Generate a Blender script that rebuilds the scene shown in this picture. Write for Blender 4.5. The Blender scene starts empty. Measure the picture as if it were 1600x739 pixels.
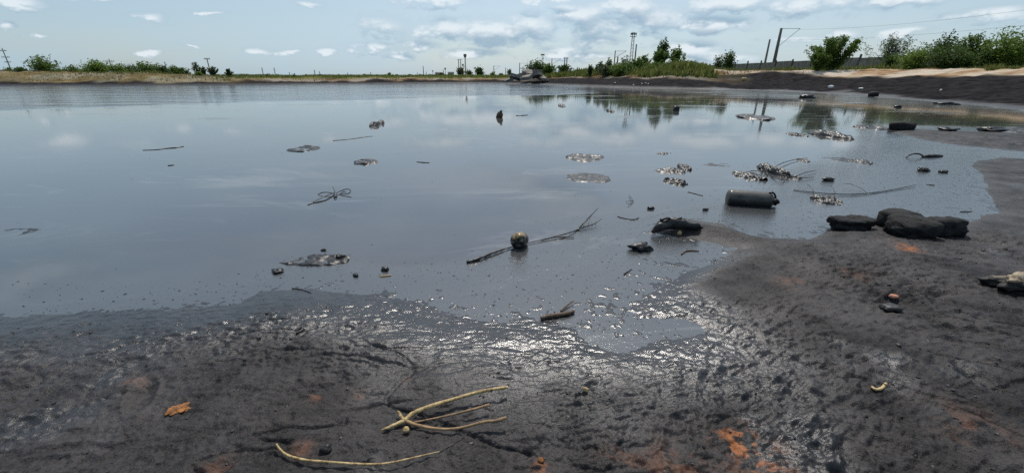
import bpy, bmesh, math, random
import numpy as np
from mathutils import Vector, Matrix, noise as mnoise

R = math.radians
sc = bpy.context.scene
COL = sc.collection

# ------------------------------------------------------------------ camera
CAM_H, FOC = 1.6, 640.0                    # metres above the oil, focal length in photo pixels (1600 wide)
PITCH = math.atan(251.0 / FOC)
cam = bpy.data.cameras.new('camera'); cam.sensor_width = 36; cam.lens = 36 * FOC / 1600
cam.clip_start = 0.05; cam.clip_end = 20000
cam_o = bpy.data.objects.new('camera', cam); COL.objects.link(cam_o)
cam_o.location = (0, 0, CAM_H); cam_o.rotation_euler = (math.pi / 2 - PITCH, 0, 0)
sc.camera = cam_o
CP, SP = math.cos(PITCH), math.sin(PITCH)

def ray(u, v):
    X, Y = (u - 800) / FOC, (369.5 - v) / FOC
    return (X, CP + Y * SP, -SP + Y * CP)
def G(u, v, z=0.0):                        # survey: a photo point that lies on the level z
    d = ray(u, v); t = (z - CAM_H) / d[2]
    return (d[0] * t, d[1] * t)
def P(u, v, d):                            # survey: a photo point at forward distance d
    r = ray(u, v); t = d / r[1]
    return Vector((r[0] * t, d, CAM_H + r[2] * t))
def azel(u, v):
    r = ray(u, v); return math.atan2(r[0], r[1]), math.atan2(r[2], math.hypot(r[0], r[1]))

# ------------------------------------------------------------------ light
SUN_EL, SUN_AZ = R(58), R(8)               # ahead of the camera, slightly right, high
sun = bpy.data.lights.new('sun', 'SUN'); sun.energy = 3.6; sun.angle = R(0.6); sun.color = (1, .95, .88)
sun_o = bpy.data.objects.new('sun', sun); COL.objects.link(sun_o)
sd = Vector((math.sin(SUN_AZ) * math.cos(SUN_EL), math.cos(SUN_AZ) * math.cos(SUN_EL), math.sin(SUN_EL)))
sun_o.rotation_euler = (-sd).to_track_quat('-Z', 'Y').to_euler()
sc.view_settings.view_transform = 'Standard'; sc.view_settings.look = 'None'
sc.view_settings.exposure = 0.0; sc.view_settings.gamma = 1
sc.cycles.use_denoising = False
sc.cycles.max_bounces = 5; sc.cycles.sample_clamp_indirect = 3; sc.cycles.sample_clamp_direct = 12
sc.cycles.caustics_reflective = False; sc.cycles.caustics_refractive = False

# ------------------------------------------------------------------ small node language
class E:
    def __init__(s, nt, sock): s.nt, s.s = nt, sock
    def _m(s, op, *a, clamp=False):
        n = s.nt.nodes.new('ShaderNodeMath'); n.operation = op; n.use_clamp = clamp
        for i, x in enumerate((s,) + a):
            if isinstance(x, E): s.nt.links.new(x.s, n.inputs[i])
            else: n.inputs[i].default_value = float(x)
        return E(s.nt, n.outputs[0])
    def __add__(s, o): return s._m('ADD', o)
    __radd__ = __add__
    def __sub__(s, o): return s._m('SUBTRACT', o)
    def __rsub__(s, o): return (s * -1) + o
    def __mul__(s, o): return s._m('MULTIPLY', o)
    __rmul__ = __mul__
    def __truediv__(s, o): return s._m('DIVIDE', o)
    def __pow__(s, o): return s._m('POWER', o)
    def mx(s, o): return s._m('MAXIMUM', o)
    def mn(s, o): return s._m('MINIMUM', o)
    def cl(s): return s._m('ADD', 0, clamp=True)
    def ss(s, a, b):
        n = s.nt.nodes.new('ShaderNodeMapRange'); n.interpolation_type = 'SMOOTHSTEP'
        s.nt.links.new(s.s, n.inputs[0]); n.inputs[1].default_value = a; n.inputs[2].default_value = b
        return E(s.nt, n.outputs[0])
def nd(nt, t, **kw):
    n = nt.nodes.new(t)
    for k, v in kw.items(): setattr(n, k, v)
    return n
def sep(nt, sock):
    n = nd(nt, 'ShaderNodeSeparateXYZ'); nt.links.new(sock, n.inputs[0]); return [E(nt, o) for o in n.outputs]
def comb(nt, *a):
    n = nd(nt, 'ShaderNodeCombineXYZ')
    for i, x in enumerate(a):
        if isinstance(x, E): nt.links.new(x.s, n.inputs[i])
        else: n.inputs[i].default_value = x
    return n.outputs[0]
def nz(nt, vec, scale, detail=4, rough=.55, dist=0.0):
    n = nd(nt, 'ShaderNodeTexNoise'); n.inputs['Scale'].default_value = scale
    n.inputs['Detail'].default_value = detail; n.inputs['Roughness'].default_value = rough
    n.inputs['Distortion'].default_value = dist
    nt.links.new(vec, n.inputs['Vector']); return E(nt, n.outputs['Fac'])
def mixc(nt, f, a, b):
    n = nd(nt, 'ShaderNodeMix', data_type='RGBA')
    if isinstance(f, E): nt.links.new(f.s, n.inputs[0])
    else: n.inputs[0].default_value = f
    for i, x in ((6, a), (7, b)):
        if isinstance(x, (tuple, list)): n.inputs[i].default_value = (*x[:3], 1)
        else: nt.links.new(x, n.inputs[i])
    return n.outputs[2]
def mapped(nt, vec, scale=(1, 1, 1), rot=(0, 0, 0), loc=(0, 0, 0)):
    n = nd(nt, 'ShaderNodeMapping'); nt.links.new(vec, n.inputs[0])
    n.inputs['Scale'].default_value = scale; n.inputs['Rotation'].default_value = rot; n.inputs['Location'].default_value = loc
    return n.outputs[0]

# ------------------------------------------------------------------ sky: clear-air model plus broken cumulus
world = bpy.data.worlds.new('World'); sc.world = world; world.use_nodes = True
wt = world.node_tree; wt.nodes.clear()
SKY_STRENGTH = 0.10
CLOUDS = [  # photo centre and half sizes of the cumulus in view
 (25,4,58,12),(150,0,48,8),(238,27,30,11),(8,40,22,6),(236,82,17,5),(400,80,32,6),(455,82,18,5),(513,80,14,6),(300,72,20,4),
 (604,43,36,17),(700,46,44,15),(770,50,52,20),(826,42,40,20),(580,74,34,7),(650,72,34,8),(625,90,18,5),(680,2,50,10),
 (905,22,46,16),(935,42,60,18),(985,16,44,22),(1018,34,34,20),(890,80,32,8),(930,64,44,12),(905,88,60,8),(1112,38,66,12),
 (1150,8,80,15),(1265,6,110,18),(1400,-4,60,10),(1318,53,24,8),(1412,50,32,7),(1236,64,60,6),(1075,78,46,11),(1552,22,48,9),
 (860,0,40,5),(1215,24,30,8),(735,84,40,7),(1130,90,40,6),(60,56,24,4),(330,20,30,4),(480,6,30,5),(1500,84,40,5)]
grp = bpy.data.node_groups.new('cloud_density', 'ShaderNodeTree')
grp.interface.new_socket('Vector', in_out='INPUT', socket_type='NodeSocketVector')
grp.interface.new_socket('Lift', in_out='INPUT', socket_type='NodeSocketFloat')
grp.interface.new_socket('Density', in_out='OUTPUT', socket_type='NodeSocketFloat')
gi, go = grp.nodes.new('NodeGroupInput'), grp.nodes.new('NodeGroupOutput')
gx, gy, gz = sep(grp, gi.outputs[0])
lift = E(grp, gi.outputs[1])
az = gx._m('ARCTAN2', gy); el = gz._m('ARCSINE') + lift
sv = comb(grp, az, el * 1.9, 0.0)
n1 = nz(grp, sv, 21, 6, .62); n2 = nz(grp, mapped(grp, sv, loc=(7.3, 2.1, 0)), 5, 3, .5)
wv = comb(grp, az + (n1 - .5) * .07, el + (n1 - .5) * .030, 0.0)
field = None
for (u, v, hu, hv) in CLOUDS:
    if u > 560: hu, hv = hu * 1.3, hv * 1.3
    a0, e0 = azel(u, v)
    ha = (azel(u + hu, v)[0] - azel(u - hu, v)[0]) / 2; he = (azel(u, v - hv)[1] - azel(u, v + hv)[1]) / 2
    vm = nd(grp, 'ShaderNodeVectorMath', operation='MULTIPLY_ADD'); grp.links.new(wv, vm.inputs[0])
    vm.inputs[1].default_value = (1 / ha, 1 / he, 0); vm.inputs[2].default_value = (-a0 / ha, -e0 / he, 0)
    ln = nd(grp, 'ShaderNodeVectorMath', operation='LENGTH'); grp.links.new(vm.outputs[0], ln.inputs[0])
    f = E(grp, ln.outputs['Value'])
    field = f if field is None else field.mn(f)
dens1 = (1.0 - field + (n1 - .5) * 2.5 + (n2 - .5) * 1.6).ss(-.35, .95)
# the same broken deck overhead and all round, seen from below
zz = gz.mx(0.0) + .10 + lift
pv = comb(grp, gx / zz, gy / zz, 0.0)
nn = nz(grp, pv, .55, 7, .58); mm = nz(grp, mapped(grp, pv, loc=(3.3, 8.1, 0)), .21, 3, .5)
deck = (nn + (mm - .5) * .5).ss(.47, .66) * gz.ss(.13, .24)
grp.links.new(dens1.mx(deck).s, go.inputs[0])

tc = nd(wt, 'ShaderNodeTexCoord'); gen = tc.outputs['Generated']
def dens(l):
    n = nd(wt, 'ShaderNodeGroup'); n.node_tree = grp; wt.links.new(gen, n.inputs[0]); n.inputs[1].default_value = l
    return E(wt, n.outputs[0])
d0, d1 = dens(0.0), dens(0.022)
wx, wy, wz = sep(wt, gen)
sky = nd(wt, 'ShaderNodeTexSky', sky_type='NISHITA', sun_disc=False, sun_elevation=SUN_EL, sun_rotation=SUN_AZ,
         air_density=1.0, dust_density=1.1, ozone_density=1.0, altitude=50)
sk = nd(wt, 'ShaderNodeVectorMath', operation='SCALE'); wt.links.new(sky.outputs[0], sk.inputs[0]); sk.inputs['Scale'].default_value = SKY_STRENGTH
vb = nz(wt, mapped(wt, gen, scale=(2.2, 2.2, 9)), 1.3, 5, .6)
veil = (vb.ss(.25, .75) * .36 + .22 + (1.0 - wz.ss(0.0, .32)) * .24)
sdn = nd(wt, 'ShaderNodeVectorMath', operation='DOT_PRODUCT'); wt.links.new(gen, sdn.inputs[0]); sdn.inputs[1].default_value = sd
aur = E(wt, sdn.outputs['Value']).mx(0.0) ** 4.0 * 1.3 + 1.0       # thin cloud glows round the sun (forward scattering)
vc = nd(wt, 'ShaderNodeVectorMath', operation='MULTIPLY_ADD'); vc.inputs[0].default_value = (.80, .74, .66); wt.links.new((aur - 1.0).s, vc.inputs[1]); vc.inputs[2].default_value = (.41, .58, .71)
skyc = mixc(wt, veil, sk.outputs[0], vc.outputs[0])
tone = ((d0 - d1) * 1.0 + .14 + (aur - 1.0) * .55).cl()
cloudc = mixc(wt, tone, (.23, .37, .51), (.80, .87, .92))
final = mixc(wt, (d0 * .86), skyc, cloudc)
bg = nd(wt, 'ShaderNodeBackground'); wt.links.new(final, bg.inputs[0]); bg.inputs[1].default_value = 1.0
wo = nd(wt, 'ShaderNodeOutputWorld'); wt.links.new(bg.outputs[0], wo.inputs[0])
world.cycles.sampling_method = 'MANUAL'; world.cycles.sample_map_resolution = 256

# ------------------------------------------------------------------ numpy noise
def _hash(ix, iy, seed):
    h = (ix.astype(np.int64) * 374761393 + iy.astype(np.int64) * 668265263 + seed * 974711) & 0xffffffff
    h = ((h ^ (h >> 13)) * 1274126177) & 0xffffffff
    return ((h ^ (h >> 16)) & 0xffff) / 65535.0
def vnoise(x, y, seed):
    ix, iy = np.floor(x), np.floor(y); fx, fy = x - ix, y - iy
    fx = fx * fx * fx * (fx * (fx * 6 - 15) + 10); fy = fy * fy * fy * (fy * (fy * 6 - 15) + 10)
    a, b = _hash(ix, iy, seed), _hash(ix + 1, iy, seed); c, d = _hash(ix, iy + 1, seed), _hash(ix + 1, iy + 1, seed)
    return (a + (b - a) * fx) * (1 - fy) + (c + (d - c) * fx) * fy
def fbm(x, y, size, octv=4, seed=1, gain=.5):
    x, y = np.asarray(x, float) / size, np.asarray(y, float) / size
    s, a, t = 0, 1, 0
    for i in range(octv):
        c_, s_ = math.cos(.6 * i + .3), math.sin(.6 * i + .3)
        s = s + a * vnoise(x * c_ - y * s_ + 13.7 * i, x * s_ + y * c_ - 7.1 * i, seed + i); t += a
        a *= gain; x, y = x * 2.03, y * 2.03
    return s / t * 2 - 1
def sstep(x, a, b):
    t = np.clip((x - a) / (b - a), 0, 1); return t * t * (3 - 2 * t)
def sdist(x, y, poly):                       # signed distance, positive outside
    poly = np.array(poly); d2 = np.full(x.shape, 1e18); ins = np.zeros(x.shape, bool)
    for (x0, y0), (x1, y1) in zip(poly, np.roll(poly, -1, 0)):
        ex, ey = x1 - x0, y1 - y0
        t = np.clip(((x - x0) * ex + (y - y0) * ey) / (ex * ex + ey * ey + 1e-12), 0, 1)
        d2 = np.minimum(d2, (x - x0 - t * ex) ** 2 + (y - y0 - t * ey) ** 2)
        if y0 != y1: ins ^= ((y0 > y) != (y1 > y)) & (x < ex * (y - y0) / (y1 - y0) + x0)
    d = np.sqrt(d2); return np.where(ins, -d, d)

# ------------------------------------------------------------------ terrain
NEARSHORE = [(0,490),(120,489),(250,485),(350,478),(398,458),(470,453),(560,462),(650,474),(720,498),(800,502),(850,500),(905,512),
 (960,528),(1010,522),(955,496),(975,472),(1040,442),(1110,413),(1150,390),(1105,378),(1045,368),(1008,362),(1030,348),(1075,344),(1130,350),
 (1188,372),(1262,374),(1300,361),(1350,352),(1400,350),(1500,348),(1565,332),(1545,300),(1528,272),(1512,254),(1560,247),(1660,252)]
SPIT = [(1680,243),(1600,238),(1520,231),(1450,221),(1395,208),(1430,202),(1500,205),(1600,209),(1680,212)]
RIGHTSHORE = [(1640,177),(1600,172),(1540,166),(1480,161),(1400,155),(1340,150),(1260,145),(1200,142),(1100,140),(1000,138),(940,136),(890,134),(850,132),(800,131),(740,130)]
FARSHORE = [(640,131),(540,131.3),(440,132),(350,132.8),(250,133.5),(150,134),(60,134),(0,134)]
LAKE = ([(-300, 40), (-120, 20), (-40, 8.5), (-14, 4.2), (-7, 2.9), (-5, 2.6)] + [G(*p) for p in NEARSHORE] + [(20, 9.6)] + [(20, 11.5)] +
        [G(*p) for p in SPIT] + [(22, 14)] + [(30, 16)] + [(31, 22)] + [G(*p) for p in RIGHTSHORE + FARSHORE] + [(-140, 72), (-300, 62)])
DEEPEDGE = [(0,468),(100,462),(200,458),(300,444),(400,424),(430,410),(480,396),(545,397),(600,408),(660,404),(720,392),(800,377),(850,368),
 (860,345),(900,330),(960,338),(1010,330),(1060,318),(1130,290),(1150,262),(1230,246),(1290,225),(1340,206),(1400,190),(1500,186),(1640,184)]
DEEP = [(-300, 41), (-120, 21), (-40, 9), (-14, 4.8), (-7, 3.3), (-4.6, 2.9)] + [G(*p) for p in DEEPEDGE] + [(26, 26), (27, 40), (26, 50), (15, 59), (8, 76), (0, 130), (-300, 130)]
AZ = lambda u: math.atan((u - 800) / FOC * CP)
PROF = [
 (AZ(0),   [(0,0),(1,.25),(3,.55),(7,1.75),(11,2.45),(15,2.4),(25,1.5),(60,1.2),(4000,1.2)]),
 (AZ(240), [(0,0),(1,.25),(3,.55),(7,1.45),(11,1.95),(15,1.9),(25,1.4),(60,1.2),(4000,1.2)]),
 (AZ(360), [(0,0),(1.5,.3),(3,.55),(5,1.0),(9,1.25),(20,1.35),(60,1.3),(4000,1.2)]),
 (AZ(780), [(0,0),(1.5,.35),(3,.6),(5,1.0),(9,1.25),(20,1.35),(60,1.3),(4000,1.2)]),
 (AZ(850), [(0,0),(2,.4),(5,.8),(8,1.2),(12,1.5),(20,1.7),(40,1.5),(100,1.3),(4000,1.2)]),
 (AZ(940), [(0,0),(2,.5),(5,1.0),(8,1.5),(12,2.2),(18,2.8),(26,2.8),(45,2.0),(100,1.4),(4000,1.2)]),
 (AZ(1060),[(0,0),(2,.5),(5,1.0),(8,1.6),(12,2.4),(18,3.0),(26,3.0),(45,2.2),(100,1.6),(4000,1.2)]),
 (AZ(1150),[(0,0),(2,.05),(4,.3),(6,.6),(9,1.15),(12,1.7),(15,2.1),(22,2.2),(30,2.1),(60,2.1),(130,1.6),(4000,1.2)]),
 (AZ(1600),[(0,0),(2,.04),(4,.25),(7,.55),(10,.95),(15,1.75),(18,2.25),(22,2.4),(30,2.2),(60,2.2),(130,1.6),(4000,1.2)])]
def bumpg(x, y, u, v, ru, h, z=0.05, ry=None):
    cx, cy = G(u, v, z); return h * np.exp(-(((x - cx) / ru) ** 2 + ((y - cy) / (ry or ru)) ** 2))
def terrain(x, y, full=False):
    x, y = np.asarray(x, float), np.asarray(y, float)
    r = np.hypot(x, y); az_ = np.arctan2(x, np.maximum(y, .01))
    w = np.clip(r * .018, .0, .9)
    xw = x + fbm(x, y, .7, 3, 5) * .10 + fbm(x, y, 6, 3, 15) * w; yw = y + fbm(x, y, .7, 3, 9) * .07 + fbm(x, y, 6, 3, 19) * w * .8
    s = sdist(xw, yw, LAKE); dD = np.maximum(sdist(xw, yw, DEEP), 0)
    far = sstep(r, 15, 24)
    # --- banks far off
    k = np.array([p[0] for p in PROF]); hs = np.array([np.interp(s, *zip(*p[1])) for p in PROF])
    hb = np.zeros_like(x)
    for i in range(len(PROF)):
        lo = k[i - 1] if i else None; hi = k[i + 1] if i + 1 < len(PROF) else None
        wt_ = np.ones_like(x)
        if lo is not None: wt_ = np.where(az_ < k[i], np.clip((az_ - lo) / (k[i] - lo), 0, 1), wt_)
        if hi is not None: wt_ = np.where(az_ >= k[i], np.clip((hi - az_) / (hi - k[i]), 0, 1), wt_)
        hb += wt_ * hs[i]
    hb = hb + sstep(s, 0, 4) * (fbm(x, y, 5, 5, 31) * .26 + fbm(x, y, 1.1, 3, 37) * .12) * sstep(400 - r, 0, 200) + np.where(r > 200, fbm(x, y, 150, 3, 77) * .25, 0)
    # --- mud at our feet
    ca, sa = math.cos(.5), math.sin(.5); right = sstep(x, -.5, 2.5)
    rx, ry = x * ca - y * sa, x * sa + y * ca
    folds = np.abs(fbm(rx * .55, ry * 1.7, .33, 4, 41, .55)) * 2.4 - .4
    folds2 = np.abs(fbm(x * .5 + y * .22, y * 1.5 - x * .2, .45, 4, 47, .55)) * 2.4 - .4
    fold = folds * right + folds2 * (1 - right)
    lump = fbm(x, y, .9, 4, 51); ax_, ay_ = x * .62 + y * .16 - .1 * x * right, y * 1.15 - x * (.12 + .25 * right)
    rgh = .50 + .55 * sstep(fbm(x, y, .9, 3, 58), -.12, .28)
    fine = (np.abs(fbm(ax_ * .8, ay_, .06, 3, 57, .6)) * 1.8 - .3 + fbm(x, y, .028, 2, 59) * .5) * rgh; clod = fbm(x, y, .10, 3, 61, .55)
    crack2 = np.abs(fbm((rx * .4) * right + (x * .45 + y * .1) * (1 - right), (ry * 1.5) * right + (y * 1.5 - x * .12) * (1 - right), .42, 3, 65)); crack2 = -(1 - sstep(crack2, 0, .055)) * sstep(fbm(x, y, .7, 2, 66), -.25, .2)
    prints = np.zeros_like(x); prn = random.Random(8); nr_ = r < 6; xn, yn = x[nr_], y[nr_]; pn = np.zeros_like(xn)
    for i in range(16):
        fx_, fy_, fa = prn.uniform(-2.6, 3.2), prn.uniform(1.1, 3.4), prn.uniform(-.6, .6) + (1.57 if i % 3 else 0)
        dx_, dy_ = xn - fx_, yn - fy_; e = ((dx_ * math.cos(fa) + dy_ * math.sin(fa)) / .15) ** 2 + ((-dx_ * math.sin(fa) + dy_ * math.cos(fa)) / .055) ** 2
        pn += -.020 * np.exp(-e ** 2) + .008 * np.exp(-(e - 1.7) ** 2 * 3)
    prints[nr_] = pn
    pit = fbm(x * .75 + y * .2, y * 1.3 - x * .2, .13, 3, 63, .55); dry = sstep(s, .0, .7)
    crack = np.abs(fbm(x * .7 + y * .35, y * 1.3 - x * .1, 1.1, 3, 67)) ; crack = -(1 - sstep(crack, .0, .026)) * sstep(fbm(x, y, 1.6, 2, 69), -.05, .3)
    hn = .03 * (1 - np.exp(-np.maximum(s, 0) / .9)) + .028 * np.clip(s, 0, 3) + dry * (lump * .028 + np.maximum(fold, -.3) * .016 + crack * .020 + sstep(clod, .3, .55) * .006 * rgh - sstep(pit, .45, .6) * .012 * rgh + crack2 * .017 + prints)
    hn = hn + fine * (.0055 + .0125 * sstep(s, .1, .9))
    hn = hn + sstep(s, 0, .3) * (bumpg(x, y, 1085, 358, .30, .045, ry=.2) + bumpg(x, y, 1150, 378, .3, .05) + bumpg(x, y, 1330, 372, .5, .06) + bumpg(x, y, 1230, 410, .8, .05))
    hn = hn - bumpg(x, y, 1060, 500, .17, .055, ry=.10) - bumpg(x, y, 960, 510, .2, .03) - bumpg(x, y, 1385, 474, .13, .06, ry=.06) - bumpg(x, y, 1460, 462, .16, .05, ry=.06)
    # --- shallows
    a = dD / (dD + np.maximum(-s, 0) + 1e-6)
    spk = np.maximum(fbm(x, y, .05, 3, 71, .6), fbm(x, y, .16, 3, 73, .6) - .12)
    hl = -.030 + .027 * a ** .6 + spk * .013 * sstep(a, .0, .5) - .15 * sstep(-s, .3, 3) * (dD <= 0)
    farl = -.02 - .35 * sstep(-s, 0, 3) + fbm(x, y, .9, 4, 79) * .03
    hl = hl * (1 - far) + farl * far
    land = np.where(s > 0, hn * (1 - far) + np.maximum(hb, .0) * far, hl)
    land = land + np.where((s > 0), far * .012 + fbm(x, y, .6, 4, 83) * .05 * far, 0)
    if not full: return land
    # --- what each spot is made of
    st = s + fbm(x, y, 4, 4, 91) * 2.2
    lft = sstep(-az_, -AZ(420), -AZ(330)); rgt = sstep(az_ + fbm(x, y, 7, 3, 94) * .06, AZ(1070), AZ(1150)); mid = (1 - lft) * (1 - rgt) * sstep(-az_, -AZ(860), -AZ(760)); mnd = np.clip(1 - lft - rgt - mid, 0, 1)
    sand = far * (lft * sstep(st, 1.5, 4) * (.62 + .25 * fbm(x, y, 3, 3, 92)) + rgt * sstep(s + fbm(x, y, 6, 3, 93) * 2.5, 12.5, 14.5) + mid * sstep(st, 2.5, 4) * .6 + mnd * sstep(st, 6.0, 7.5) * .6)
    grass = far * (lft * (.42 * sstep(st, 1.5, 4) + .58 * sstep(st, 12, 20)) + rgt * sstep(st, 21, 24) + mid * sstep(st, 4.5, 6.5) + mnd * sstep(st, 7, 9.5))
    wet = (1 - far) * (1 - sstep(s, .03, (1.1 + .5 * fbm(x, y, .5, 3, 95)) * (1 - .78 * sstep(x, .5, 1.1) * sstep(y, 2.4, 3.0)))) + far * (1 - sstep(s, .2, 1.4)) * .5 * (1 - rgt) + far * rgt * (1 - sstep(st, 1.2, 3.0)) * .95
    wet = wet * (1 - .85 * sstep(x, 1.2, 1.7) * sstep(y, 3.2, 3.9) * (s > 0) * (1 - far))
    wet = np.maximum(wet, sstep(fbm(x, y, .8, 4, 97), .32, .6) * (1 - far) * .55)
    och = np.zeros_like(x); nr_ = r < 9; xn, yn = x[nr_], y[nr_]; on = np.zeros_like(xn)
    for (u, v, rr, aa) in [(1172,682,.095,2.4),(1205,732,.12,.7),(1060,728,.14,.32),(980,712,.1,.2),(470,690,.04,.35),(640,575,.04,.35),(560,600,.03,.4),(495,608,.03,.45),
                           (1418,384,.1,1.15),(1385,374,.07,.8),(1335,428,.12,.25),(1240,436,.12,.22),(1520,660,.14,.2),(845,718,.03,.7),(205,585,.05,.3),(335,725,.05,.25)]:
        cx, cy = G(u, v, .1); on = np.maximum(on, aa * np.exp(-((xn - cx) ** 2 + (yn - cy) ** 2) / rr ** 2))
    och[nr_] = on; och = och * sstep(fbm(x, y, .07, 4, 99, .75), -.15, .25)
    if full == 2: return a * (s < 0) + (s >= 0), far
    return land, np.clip(sand, 0, 1), np.clip(grass, 0, 1), np.clip(wet, 0, 1), np.clip(och, 0, 1), far
def gz_at(x, y): return float(terrain(np.array([x]), np.array([y]))[0])
def GT(u, v):                              # survey onto the terrain itself
    if v < 215:
        q = ray(u, v); d = np.geomspace(4, 260, 520); X, Z = q[0] / q[1] * d, CAM_H + q[2] / q[1] * d
        hit = np.nonzero(Z <= np.maximum(terrain(X, d), 0))[0]; i = hit[0] if len(hit) else len(d) - 1
        return float(X[i]), float(d[i]), float(max(Z[i], 0))
    z = 0.0
    for _ in range(4):
        x, y = G(u, v, z); z = max(gz_at(x, y), 0.0)
    return x, y, z

def link_mesh(name, V, F, mats, parent=None, smooth=False, fmat=None):
    me = bpy.data.meshes.new(name); me.from_pydata([tuple(v) for v in V], [], F); me.update()
    for m in (mats if isinstance(mats, (list, tuple)) else [mats]): me.materials.append(m)
    if smooth: me.polygons.foreach_set('use_smooth', [True] * len(me.polygons))
    if fmat is not None: me.polygons.foreach_set('material_index', fmat)
    o = bpy.data.objects.new(name, me); COL.objects.link(o)
    if parent: o.parent = parent
    return o
def tag(o, label, cat, group=None):
    o['label'] = label; o['category'] = cat
    if 'slab' in o.name or 'wall' in o.name: o['kind'] = 'thing'
    if group: o['group'] = group
    return o
def empty(name, loc, rz=0):
    o = bpy.data.objects.new(name, None); o.location = loc; o.rotation_euler = (0, 0, rz); o.empty_display_size = .1; COL.objects.link(o); return o

# ------------------------------------------------------------------ materials
def mat(name):
    m = bpy.data.materials.new(name); m.use_nodes = True; nt = m.node_tree
    b = nt.nodes['Principled BSDF']; return m, nt, b
def bump(nt, b, h, strength, dist, prev=None):
    n = nd(nt, 'ShaderNodeBump'); n.inputs['Strength'].default_value = strength; n.inputs['Distance'].default_value = dist
    nt.links.new(h.s, n.inputs['Height'])
    if prev: nt.links.new(prev.outputs[0], n.inputs['Normal'])
    nt.links.new(n.outputs[0], b.inputs['Normal']); return n
def lk(nt, a, b): nt.links.new(a.s if isinstance(a, E) else a, b)

def ground_material():
    m, nt, b = mat('mud_bank_and_turf')
    pos = nd(nt, 'ShaderNodeNewGeometry').outputs['Position']
    at = nd(nt, 'ShaderNodeAttribute', attribute_name='zone'); z = nd(nt, 'ShaderNodeSeparateColor'); nt.links.new(at.outputs['Color'], z.inputs[0])
    sand, grass, wet, och = E(nt, z.outputs[0]), E(nt, z.outputs[1]), E(nt, z.outputs[2]), E(nt, at.outputs['Alpha'])
    bank = E(nt, nd(nt, 'ShaderNodeAttribute', attribute_name='bank').outputs['Fac'])
    nA, nB, nC = nz(nt, pos, 2.2, 6, .65), nz(nt, pos, 45, 4, .65), nz(nt, pos, 9, 5, .6)
    nG = nz(nt, pos, 120, 5, .8)
    mud = mixc(nt, (nA * .36 + nB * .28 + nG * .36).ss(.42, .575), (.0035, .0030, .0030), (.037, .0315, .0310))
    mud = mixc(nt, nC.ss(.55, .75) * .4, mud, (.036, .027, .024))
    mud = mixc(nt, wet * .45, mud, (.016, .016, .017))
    mud = mixc(nt, bank, mud, mixc(nt, nz(nt, pos, 1.1, 6, .7).ss(.4, .62), (.006, .0055, .006), (.022, .019, .020)))
    mud = mixc(nt, (och * (nB + .45)).cl(), mud, mixc(nt, nB, (.20, .055, .018), (.34, .14, .05)))
    nS, nS2 = nz(nt, mapped(nt, pos, scale=(1, 1, 2.5)), .45, 5, .6), nz(nt, pos, .16, 4, .55)
    snd = mixc(nt, nS.ss(.38, .62), (.20, .11, .055), (.38, .28, .18)); snd = mixc(nt, nS2.ss(.45, .6) * .75, snd, (.52, .46, .38))
    grs = mixc(nt, nz(nt, pos, .3, 5, .6).ss(.35, .65), (.055, .085, .022), (.17, .15, .055))
    c = mixc(nt, sand, mud, snd); c = mixc(nt, grass, c, grs)
    lk(nt, c, b.inputs['Base Color'])
    veg = sand.mx(grass)
    rough = (.56 - wet * .40 + bank * .3 + (nB - .5) * .25 + (nC - .5) * .2) * (1.0 - veg) + veg * .9
    lk(nt, rough.mx(.08), b.inputs['Roughness'])
    b.inputs['IOR'].default_value = 1.5
    lk(nt, (1.0 - veg) * (.27 - bank * .24 + wet * .52 + (nA - .5) * (.5 - bank * .5)), b.inputs['Specular IOR Level'])
    b1 = bump(nt, b, nC, .5, .02)
    b2 = bump(nt, b, nz(nt, pos, 55, 4, .7), .8, .010, b1); lk(nt, .85 - wet * .62, b2.inputs['Strength']); lk(nt, .5 - wet * .38, b1.inputs['Strength'])
    bump(nt, b, nG, .5, .002, b2)
    return m
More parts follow.
